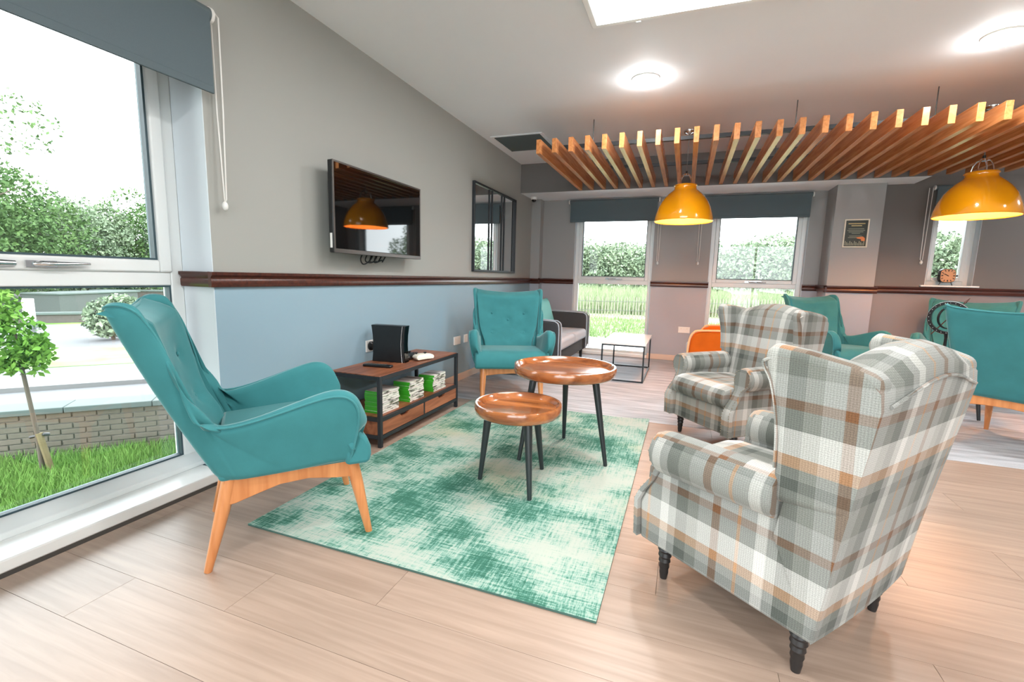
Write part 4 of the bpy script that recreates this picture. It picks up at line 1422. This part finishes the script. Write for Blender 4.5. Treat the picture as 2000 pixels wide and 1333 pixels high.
tray_table('larger, taller round wooden tray table with black legs on the rug', (-0.66, 2.72), 0.312, 0.578, ((-.369, 2.626), (-.713, 2.992), (-.868, 2.505)))
tray_table('smaller, lower round wooden tray table nearest us on the rug', (-0.778, 2.215), 0.229, 0.452, ((-.649, 2.051), (-.972, 2.169), (-.701, 2.433)))
t3 = tray_table('round wooden tray table hidden between the two right-hand teal chairs', (2.25, 5.05), 0.24, 0.50, ((2.36, 4.84), (2.05, 5.0), (2.36, 5.22)))

# armillary ornament on the hidden tray table
ar = thing('armillary_ornament', (2.13, 5.0, 0.472), math.radians(-35), 'black studded ring ornament standing behind the right-edge teal chair', 'ornament')
R_ = 0.140; zc = 0.372
def ring(rad, wid, thk, rotm, mat, name, studs=False):
    b = MB()
    n = 48
    rows = [[], [], [], []]
    for j in range(n):
        a = 2 * PI * j / n
        for k, (rr, ww) in enumerate(((rad, -wid), (rad, wid), (rad - thk, wid), (rad - thk, -wid))):
            rows[k].append(rotm @ Vector((rr * math.cos(a), ww, rr * math.sin(a))) + Vector((0, 0, zc)))
    rows.append(rows[0])
    b.grid(rows, close_u=True)
    o = b.build(name, mat, ar)
    if studs:
        sb = MB()
        for j in range(24):
            a = 2 * PI * j / 24
            sb.ball(rotm @ Vector(((rad - thk / 2) * math.cos(a), -wid, (rad - thk / 2) * math.sin(a))) + Vector((0, 0, zc)), .004, 6, 4)
        sb.build('stud', 'chrome', o)
ring(R_, .014, .022, Matrix.Identity(3), 'black', 'outer_ring', True)
ring(R_ + .004, .004, .004, Matrix.Identity(3), 'chrome', 'rim_band')
ring(R_ - .045, .008, .008, Matrix.Rotation(math.radians(55), 3, 'Z'), 'black', 'inner_ring')
MB().cyl((-.10, 0, zc - .15), (.105, 0, zc + .165), .004, n=8).cyl((.085, 0, zc + .135), (.112, 0, zc + .175), .010, .002, 10).build('arrow', 'rail', ar)
MB().lathe([(.075, 0), (.075, .012), (.03, .03), (.012, .06), (.010, .20), (.016, .235), (.010, zc - R_ + .004)], n=24, cap0=True).build('stand', 'black', ar)

# ================================================================== SOFA, CUSHION, COFFEE TABLE, ORANGE CHAIR
sf = thing('sofa', (-1.70, 5.55, 0), 0, 'charcoal sofa with pale grey seat in the far corner by the window', 'sofa')
pw(MB().box(-2.14, -1.95, 4.85, 6.44, .14, .78), 'backrest', 'dsofa', sf, bevel=0.03, seg=3)
for y0, y1 in ((4.74, 4.86), (6.22, 6.42)):
    pw(MB().prism([(-2.14, .14), (-1.26, .14), (-1.235, .20), (-1.235, .585), (-1.265, .63), (-1.33, .642), (-2.14, .65)], y0, y1, 'y'), 'arm', 'dsofa', sf, bevel=0.018, seg=3)
    for yy in (y0 + .006, y1 - .006):
        pw(MB().tube(spline([(-1.232, yy, .15), (-1.232, yy, .40), (-1.234, yy, .58), (-1.262, yy, .632), (-1.34, yy, .646), (-1.7, yy, .652), (-2.1, yy, .655)], 5), .006, 6), 'piping', 'lsofa', sf)
pw(MB().box(-1.96, -1.27, 4.86, 6.22, .14, .30), 'base', 'dsofa', sf, bevel=0.015)
pw(MB().box(-1.95, -1.225, 4.87, 5.535, .302, .435), 'seat_cushion', 'lsofa', sf, bevel=0.04, seg=4)
pw(MB().box(-1.95, -1.225, 5.545, 6.21, .302, .435), 'seat_cushion', 'lsofa', sf, bevel=0.04, seg=4)
for x in (-2.08, -1.32):
    for yy in (4.82, 6.34):
        pw(MB().cyl((x, yy, .15), (x, yy, 0), .025, .018, 12), 'leg', 'ebony', sf)
cu = MB()
rows = []
for j in range(13):
    v = -1 + 2 * j / 12
    rows.append([(0.0 + .075 * math.cos(2 * PI * i / 24) * (1 - v ** 4) ** .6, .21 * v * (1 - 0.08 * math.cos(0)), .0) for i in range(24)])
cu = MB()
N_ = 12
def pil(u, v, s):
    t = max(0.0, (1 - u ** 4) * (1 - v ** 4)) ** 0.5
    k = 1 - 0.06 * (1 - abs(u)) * abs(v) ** 3 * 0 
    return (s * .075 * t, .22 * u * (1 - .07 * (1 - v * v)), .22 * v * (1 - .07 * (1 - u * u)))
for s in (-1, 1):
    cu.grid([[pil(-1 + 2 * i / N_, -1 + 2 * j / N_, s) for i in range(N_ + 1)] for j in range(N_ + 1)])
co = cu.build('cushion', 'cushion', smooth=True, angle=180)
co.location = (-1.80, 6.02, .615); co.rotation_euler = (0, math.radians(-18), math.radians(-14))
tag(co, 'turquoise scatter cushion leaning on the charcoal sofa back', 'cushion')

ct = thing('coffee_table', (-0.60, 5.52, 0), 0, 'white topped coffee table with thin black frame by the window', 'table')
CTX0, CTX1, CTY0, CTY1, CTZ = -0.82, -0.36, 5.04, 6.0, 0.425
pw(MB().box(CTX0 - .01, CTX1 + .01, CTY0 - .01, CTY1 + .01, CTZ - .022, CTZ), 'top', 'marble', ct, bevel=0.003)
for x in (CTX0, CTX1 - .016):
    for yy in (CTY0, CTY1 - .016):
        pw(MB().box(x, x + .016, yy, yy + .016, 0, CTZ - .022), 'leg', 'steel', ct)
for z in (0.0, CTZ - .038):
    b = MB()
    b.box(CTX0 + .016, CTX1 - .016, CTY0, CTY0 + .016, z, z + .016).box(CTX0 + .016, CTX1 - .016, CTY1 - .016, CTY1, z, z + .016)
    b.box(CTX0, CTX0 + .016, CTY0 + .016, CTY1 - .016, z, z + .016).box(CTX1 - .016, CTX1, CTY0 + .016, CTY1 - .016, z, z + .016)
    pw(b, 'frame_rail', 'steel', ct)

oc = thing('tub_armchair', (0.43, 5.66, 0), math.radians(80), 'orange tub armchair half hidden behind the plaid chair', 'armchair')
# facing local +Y; two arms and a back
for s in (-1, 1):
    ap = [(-.30, .12), (.27, .12), (.30, .30), (.285, .48), (.25, .545), (.18, .575), (-.30, .60)]
    MB().prism(ap, s * .29, s * .37, 'x').build('arm', 'orange', oc, bevel=0.03, seg=4)
    MB().tube(spline([(s * .372, .275, .14), (s * .372, .303, .30), (s * .372, .288, .48), (s * .372, .25, .552), (s * .372, .17, .580), (s * .372, -.28, .604)], 5), .011, 6).build('piping', 'orange_pipe', oc)
MB().prism([(-.36, .12), (-.24, .12), (-.26, .45), (-.30, .70), (-.34, .72), (-.40, .70)], -.37, .37, 'x').build('backrest', 'orange', oc, bevel=0.03, seg=4)
MB().box(-.29, .29, -.26, .30, .12, .30).build('seat_base', 'orange', oc, bevel=0.02)
tag(MB().box(-.285, .285, -.24, .345, .30, .44).build('seat_cushion', 'lsofa', oc, bevel=0.04, seg=4), 'pale seat cushion')
for sx in (-1, 1):
    for yy in (-.28, .24):
        MB().cyl((sx * .28, yy, .13), (sx * .30, yy * 1.05, 0), .02, .012, 12).build('leg', 'beech', oc)

# ================================================================== POSTER, CLOCK
po = thing('framed_poster', (1.763, YP, 1.687), 0, 'small dark print in a cream frame on the pillar', 'poster')
frame_ring(MB(), -.119, .119, -.158, .158, .014, -.016, -.0005, 'y').build('frame', 'pframe', po, bevel=0.002)
MB().box(-.107, .107, -.008, -.001, -.146, .146).build('print', 'poster', po)
ln = MB()
for z, w, h in ((.108, .16, .010), (.085, .10, .010)):
    ln.box(-w / 2, w / 2, -.0092, -.0081, z - h / 2, z + h / 2)
ln.build('title_lines', 'gold', po)
ln = MB()
for z, w in ((.050, .15), (.032, .17), (.016, .14), (0, .08), (-.030, .12), (-.046, .14)):
    ln.box(-w / 2, w / 2, -.0092, -.0081, z - .0025, z + .0025)
for k in range(13):
    ln.box(-.095 + k * .0148, -.088 + k * .0148, -.0092, -.0081, -.135, -.085 - .012 * (k % 3))
ln.build('small_lines', 'pale_print', po)
MB().prism([(.005, -.045), (.07, -.035), (.092, -.055), (.092, -.085), (.06, -.085), (.055, -.065), (.02, -.058)], -.0098, -.0093, 'y').build('orange_patch', 'orange_print', po)

ck = thing('mantel_clock', (2.70, YR + 0.02, CZ0), math.radians(12), 'square copper faced clock with side handles on the small window sill', 'clock')
W_, H_ = .078, .075
zc_ = .108
body = []
for a in range(32):
    t = 2 * PI * a / 32
    c, s = math.cos(t), math.sin(t)
    q = (abs(c) ** 4 + abs(s) ** 4) ** -.25
    body.append((W_ * q * c, zc_ + H_ * q * s))
MB().prism(body, -.02, .02, 'y').build('case', 'ebony', ck, bevel=0.003)
MB().prism([(x * .93, zc_ + (z - zc_) * .93) for x, z in body], -.0225, -.0195, 'y').build('face', 'copper', ck)
nm = MB()
for k in range(12):
    t = 2 * PI * k / 12
    c, s = math.sin(t), math.cos(t)
    q = (abs(c) ** 4 + abs(s) ** 4) ** -.25
    r0, r1 = .62 * q, .86 * q
    nm.bar((W_ * r0 * c, -.0232, zc_ + H_ * r0 * s), (W_ * r1 * c, -.0232, zc_ + H_ * r1 * s), .0065 if k % 3 else .010, .001, up=(0, 1, 0))
nm.build('hour_marks', 'black', ck)
MB().bar((.006, -.0245, zc_ - .004), (-.034, -.0245, zc_ + .018), .006, .001, up=(0, 1, 0)).build('hour_hand', 'black', ck)
MB().bar((-.006, -.0255, zc_ + .004), (-.050, -.0255, zc_ + .020), .004, .001, up=(0, 1, 0)).build('minute_hand', 'black', ck)
for s in (-1, 1):
    MB().cyl((s * W_, 0, zc_), (s * (W_ + .02), 0, zc_), .006, n=10).ball((s * (W_ + .024), 0, zc_), .010, 10, 6).build('side_handle', 'ebony', ck)
    MB().cyl((s * .05, 0, zc_ - H_ * .9), (s * .068, 0, 0), .004, n=8).build('foot', 'rod', ck)

# ================================================================== OUTSIDE
GZ = -0.5
g1 = struct('ground', MB().add([(-2.53, -30, GZ), (-2.53, 7.2, GZ), (-60, 70, GZ), (-90, 70, GZ), (-90, -30, GZ)], [(0, 1, 2, 3, 4)]), 'grass')
tag(g1, 'green lawn outside the left window')
g2 = struct('ground_meadow', MB().add([(-2.5, 7.05, -.12), (8, 7.05, -.12), (80, 110, -.12), (-60, 110, -.12), (-60, 70, -.12)], [(0, 1, 2, 3, 4)]), 'meadow')
tag(g2, 'pale meadow beyond the back windows')
g3 = struct('ground_bounce', MB().add([(-2.5, -40, -.12), (60, -40, -.12), (60, -2.82, -.12), (-2.5, -2.82, -.12)], [(0, 1, 2, 3)]), 'paving')  # unseen pale ground, added to bounce daylight up to the ceiling
tag(g3, 'unseen pale ground added behind the viewer to bounce daylight in')
DV = Vector((.65, .76, 0)); DN = Vector((-.76, .65, 0))


def strip(name, base, off0, off1, mat, label, z=0.02, l0=-16, l1=30):
    b = Vector(base)
    P = [b + DN * off0 + DV * l0, b + DN * off0 + DV * l1, b + DN * off1 + DV * l1, b + DN * off1 + DV * l0]
    m = MB().add([(p.x, p.y, GZ + z) for p in P] + [(p.x, p.y, GZ - .05) for p in P], [(0, 1, 2, 3), (7, 6, 5, 4), (0, 4, 5, 1), (1, 5, 6, 2), (2, 6, 7, 3), (3, 7, 4, 0)])
    o = struct(name, m, mat, smooth=False); tag(o, label)
    return o


GW = (-5.09, 1.92, 0)
def offs(p): return (Vector((p[0], p[1], 0)) - Vector(GW)).dot(DN)
strip('road', GW, 0.35, offs((-7.93, 3.02)), 'asphalt', 'pale asphalt road behind the garden wall', .015)
strip('pavement', GW, offs((-7.93, 3.02)), offs((-9.1, 3.9)), 'asphalt', 'pale pavement across the road', .06)
strip('kerb', GW, offs((-7.93, 3.02)) - .06, offs((-7.93, 3.02)) + .06, 'kerb', 'pale kerb between road and pavement', .075)
strip('ground_verge', GW, offs((-9.1, 3.9)), offs((-11.1, 4.9)), 'mown', 'grass verge beyond the pavement', .07)
strip('road_far', GW, offs((-11.1, 4.9)), offs((-16.0, 6.9)), 'asphalt', 'pale drive beyond the verge', .05)

# brick garden wall with copings
gwd = Vector((.70, .714, 0)); gwn = Vector((-.714, .70, 0))
gw = thing('garden_wall', (GW[0], GW[1], GZ), 0, 'low weathered brick garden wall with flat copings beside the lawn', 'wall')
ang = math.atan2(gwd.y, gwd.x)
gw.rotation_euler = (0, 0, ang)
MB().box(-2.6, 3.4, 0.012, .20, 0, .385).build('wall_core', 'mortar', gw)
bm_ = MB().box(0, .156, 0, .05, 0, .041).build('brick', 'brick', gw, bevel=0.004)
fb = True
for r in range(8):
    for k in range(36):
        o = bm_ if fb else bm_.copy()
        if not fb: COL.objects.link(o)
        fb = False
        o.location = (-2.6 + k * .1645 + (.082 if r % 2 else 0), random.uniform(-.003, .003), .003 + r * .0480)
cpm = MB().box(0, .595, -.03, .24, 0, .05).build('coping_stone', 'coping', gw, bevel=0.006)
for k in range(10):
    o = cpm if k == 0 else cpm.copy()
    if k: COL.objects.link(o)
    o.location = (-2.6 + k * .6, 0, .385)


def leaves(n, blobs, size, flat=0.0, shell=0.55):
    """quads scattered in ellipsoids (cx,cy,cz,rx,ry,rz)"""
    B = np.array(blobs, float)
    vol = B[:, 3] * B[:, 4] * B[:, 5]
    w = vol ** 0.75
    idx = rng.choice(len(B), n, p=w / w.sum())
    d = rng.normal(size=(n, 3)); d /= np.linalg.norm(d, axis=1)[:, None]
    rad = (shell + (1 - shell) * rng.random(n) ** 0.7)
    c = B[idx, :3] + d * rad[:, None] * B[idx, 3:6]
    a = rng.normal(size=(n, 3)); a /= np.linalg.norm(a, axis=1)[:, None]
    b = np.cross(a, rng.normal(size=(n, 3))); b /= np.linalg.norm(b, axis=1)[:, None]
    s = size * (0.6 + 0.8 * rng.random(n))[:, None]
    q = np.stack([c - a * s * .9, c + b * s * .5, c + a * s * .9, c - b * s * .5], 1).reshape(-1, 3)
    me = bpy.data.meshes.new('foliage')
    me.vertices.add(len(q)); me.vertices.foreach_set('co', q.ravel())
    me.loops.add(4 * n); me.loops.foreach_set('vertex_index', np.arange(4 * n))
    me.polygons.add(n); me.polygons.foreach_set('loop_start', np.arange(0, 4 * n, 4))
    me.update(calc_edges=True); me.validate()
    return me


def crown(h, r, k, low=0.3):
    out = [(0, 0, h * .62, r * .7, r * .7, h * .30)]
    for i in range(k):
        a = random.uniform(0, 2 * PI); rr = r * random.uniform(.25, .75)
        z = h * random.uniform(low, .92)
        s = r * random.uniform(.28, .5)
        out.append((rr * math.cos(a), rr * math.sin(a), z, s, s, s * .8))
    return out


def tree(x, y, z, h, r, n, mat, label, size, group='distant trees', low=.3, k=14, rz=0):
    t = thing('tree', (x, y, z), rz, label, 'tree', group)
    MB().tube([(0, 0, 0), (r * .03, 0, h * .3), (0, r * .03, h * .62)], [h * .028, h * .02, h * .008], 8).build('trunk', 'bark', t)
    br = MB()
    for q in range(5):
        a = q * 1.3; 
        br.tube([(0, 0, h * (.28 + .06 * q)), (r * .4 * math.cos(a), r * .4 * math.sin(a), h * (.45 + .07 * q)), (r * .7 * math.cos(a), r * .7 * math.sin(a), h * (.55 + .07 * q))], [h * .010, h * .006, h * .002], 6)
    br.build('branches', 'bark', t)
    me = leaves(n, crown(h, r, k, low), size)
    me.materials.append(MT[mat])
    o = bpy.data.objects.new('foliage', me); COL.objects.link(o); o.parent = t; o['kind'] = 'stuff'
    return t


# trees beyond the road, seen through the left window
TL = [(-20.5, 6.4, 6.6, 3.4, 'leaf', 'tall green tree at the left edge of the left window view'), (-26, 10.2, 4.0, 2.6, 'leaf2', 'lower bushy tree right of the tall tree in the left window'),
      (-24.5, 12.3, 4.5, 2.0, 'leaf2', 'thin pale tree in the middle of the left window view'), (-25, 15.2, 4.6, 2.6, 'leaf', 'rounded tree beside the right sash edge of the left window'),
      (-23, 8.6, 4.8, 2.8, 'leaf', 'rounded green tree just right of the tall one in the left window'), (-27, 13.8, 3.6, 3.0, 'leaf2', 'low spreading tree far behind the others in the left window')]
for i, (x, yv, h, r, mt, lb) in enumerate(TL):
    tree(x, yv, GZ, h, r, 14000, mt, lb, .075, low=.14, k=26)
# bush on the verge
bu = thing('bush', (-11.55, 6.25, GZ + .05), 0, 'round green and yellow bush at the drive edge beyond the road', 'bush')
me = leaves(1800, [(0, 0, .48, .5, .5, .45), (.15, .1, .75, .32, .32, .25), (-.2, 0, .4, .3, .3, .3)], .06)
me.materials.append(MT['leaf2']); o = bpy.data.objects.new('foliage', me); COL.objects.link(o); o.parent = bu; o['kind'] = 'stuff'
MB().tube([(0, 0, 0), (0, 0, .4)], [.04, .02], 8).build('stem', 'bark', bu)
# young street tree inside the garden wall
yt = thing('young_tree', (-4.52, 1.90, GZ), 0, 'young staked tree with bright leaves on the lawn', 'tree')
MB().tube([(0, 0, 0), (-.01, -.005, .35), (-.06, -.02, .80), (-.085, -.03, 1.15)], [.017, .015, .013, .008], 10).build('trunk', 'bark', yt)
MB().tube([(.06, .03, 0), (.005, .0, .34)], [.022, .022], 8).build('stake', 'stake', yt)
MB().tube([(-.05, -.03, .31), (.03, .02, .33), (.02, .05, .32)], [.012, .012, .012], 6).build('tree_tie', 'black', yt)
me = leaves(1900, [(-.16, -.06, 1.05, .24, .24, .26), (-.05, .0, .92, .17, .17, .15), (-.25, -.1, 1.3, .2, .2, .2), (.02, .03, .98, .11, .11, .13)], .028, shell=.3)
me.materials.append(MT['leaf3']); o = bpy.data.objects.new('foliage', me); COL.objects.link(o); o.parent = yt; o['kind'] = 'stuff'
# sign post
sp_ = thing('sign_post', (-9.05, 3.89, GZ + .06), math.radians(20), 'grey post with blank white sign panel on the pavement edge', 'sign')
MB().cyl((0, 0, 0), (0, 0, 1.06), .03, n=12).build('post', 'pale_paint', sp_)
MB().box(-.09, .09, -.045, -.03, .72, 1.06).build('sign_panel', 'white', sp_, bevel=.004)
MB().box(-.04, .04, -.04, .04, .62, .74).build('post_band', 'coping', sp_)
# outbuilding and walls across the drive
ob = thing('outbuilding', (-18.8, 8.3, GZ), math.radians(20), 'grey roughcast outbuilding with a pale door across the road', 'building')
MB().box(-.6, .62, 0, 3, 0, .72).build('wall', 'roughcast', ob)
MB().box(-1.75, -.6, .2, 3, 0, .60).build('front_wall', 'pale_paint', ob)
MB().box(-1.55, -.75, .15, .2, 0, .50).build('door', 'roof', ob)
MB().box(-1.85, -.55, -.05, 3.1, .60, .66).build('roof', 'roof', ob)
MB().box(-.66, .66, -.04, 3.1, .72, .76).build('coping', 'coping', ob)
sw = thing('stone_wall', (-16.6, 7.9, GZ), math.radians(49), 'low pinkish stone wall edging the drive', 'wall')
MB().box(-1.4, 5, -.1, .1, 0, .24).build('wall_core', 'stone', sw)
stm = MB().box(-1.42, 5.02, -.14, .14, .24, .30).build('coping', 'coping', sw)
bs = thing('stone_wall', (-21.5, 13.4, GZ), math.radians(40), 'taller grey stone wall behind the bush and drive', 'wall')
MB().box(-2.2, 10, -.12, .12, 0, .62).build('wall_core', 'stone', bs)
MB().box(-2.25, 10.05, -.17, .17, .62, .68).build('coping', 'coping', bs)
hb = thing('long_building', (-31, 17, GZ), math.radians(35), 'long pale roofed building at the horizon beyond the drive', 'building')
MB().box(-16, 14, -2, 2, 0, .9).build('wall', 'pale_paint', hb)
MB().prism([(-2.4, .9), (2.4, .9), (0, 1.75)], -16.4, 14.4, 'x').build('roof', 'roof', hb)


def blades(n, gen, name, mat, label, hmin, hmax, wid):
    p = gen(n)
    a = rng.random(n) * 2 * PI
    h = hmin + (hmax - hmin) * rng.random(n)
    dx = np.stack([np.cos(a), np.sin(a), np.zeros(n)], 1) * wid
    lean = rng.normal(size=(n, 3)) * h[:, None] * .28; lean[:, 2] = h
    q = np.stack([p - dx, p + dx, p + lean], 1).reshape(-1, 3)
    me = bpy.data.meshes.new(name)
    me.vertices.add(3 * n); me.vertices.foreach_set('co', q.ravel())
    me.loops.add(3 * n); me.loops.foreach_set('vertex_index', np.arange(3 * n))
    me.polygons.add(n); me.polygons.foreach_set('loop_start', np.arange(0, 3 * n, 3))
    me.update(calc_edges=True)
    me.materials.append(MT[mat])
    o = bpy.data.objects.new(name, me); COL.objects.link(o)
    tag(o, label, 'grass', None, 'stuff')
    return o


def lawn_pts(n):
    u = rng.random(n); v = rng.random(n)
    base = np.array([GW[0], GW[1]])
    x = -2.75 - u * 2.6
    yv = 0.2 + v * 3.6
    d = (x - GW[0]) * gwn.x + (yv - GW[1]) * gwn.y
    k = d < -0.03
    out = np.stack([x, yv, np.full(n, GZ)], 1)
    out[~k] = out[k][rng.integers(0, k.sum(), (~k).sum())]
    return out


blades(42000, lawn_pts, 'lawn_grass', 'grass', 'long green grass between the left window and the garden wall', .04, .13, .006)

# back: path, fence, meadow, trees
pth_ = struct('path', MB().box(-8, 10, 7.06, 9.6, -.14, -.105), 'paving')
tag(pth_, 'pale concrete path outside the back windows')
fz = -.12
fe = thing('paling_fence', (0.5, 17.0, fz), 0, 'wired chestnut paling fence across the meadow outside', 'fence')
fpath = lambda t: (-5.5 + t * 14.5, 14.6 + 4.2 * t + 3.2 * t * t)
pale0 = MB().prism([(-.019, 0), (.019, 0), (.019, .62), (0, .68), (-.019, .62)], -.010, .010, 'y').build('pale', 'paling', fe, smooth=False)
NP = 150
for k in range(NP):
    t = k / (NP - 1)
    o = pale0 if k == 0 else pale0.copy()
    if k: COL.objects.link(o)
    x, yv = fpath(t)
    o.location = (x - .5, yv - 17.0, 0); o.rotation_euler = (0, math.radians(random.uniform(-3, 3)), .35 + random.uniform(-.2, .2))
for z in (.20, .50):
    MB().tube([(fpath(k / 30)[0] - .5, fpath(k / 30)[1] - 17.0 - .02, z) for k in range(31)], .006, 5).build('wire', 'rod', fe)


def meadow_pts(n):
    yv = 16.5 + 22 * rng.random(n) ** 1.4
    x = (rng.random(n) - .42) * yv * 1.25
    tt = np.clip((x + 5.5) / 14.5, 0, 1)
    yv = np.maximum(yv, 14.6 + 4.2 * tt + 3.2 * tt * tt + .4 + 1.0 * rng.random(n))
    return np.stack([x, yv, np.full(n, -.12)], 1)


blades(24000, meadow_pts, 'meadow_grass', 'meadow', 'tall pale meadow grass beyond the paling fence', .45, 1.05, .022)


def strip_pts(n):
    yv = 9.7 + 5.0 * rng.random(n)
    x = (rng.random(n) - .42) * yv * 1.2
    return np.stack([x, yv, np.full(n, -.12)], 1)


blades(16000, strip_pts, 'mown_grass', 'mown', 'short green grass between the path and the paling fence', .05, .14, .012)
TB = []
for k in range(13):
    fx = -.36 + k * .072
    yv = 40 + random.uniform(-3, 5)
    TB.append((fx * yv, yv, random.uniform(3.7, 4.7), random.uniform(2.8, 3.6)))
words = ['leftmost', 'second', 'third', 'fourth', 'fifth', 'sixth', 'seventh', 'eighth', 'ninth', 'tenth', 'eleventh', 'twelfth', 'rightmost']
for k, (x, yv, h, r) in enumerate(TB):
    tree(x, yv, -.12, h, r, 13000, 'leaf2', 'hazy green tree on the skyline behind the meadow, %s in that row from the left' % words[k], .13, 'trees behind the meadow', low=.06, k=26)
for k, (x, yv) in enumerate(((17.5, 36), (19.5, 40))):
    tree(x, yv, -.12, 6.2, 3.0, 6000, 'leaf2', ('pale tree framed by the small clock window' if k == 0 else 'farther pale tree behind the one in the clock window'), .11, 'trees behind the meadow', low=.15, k=16)
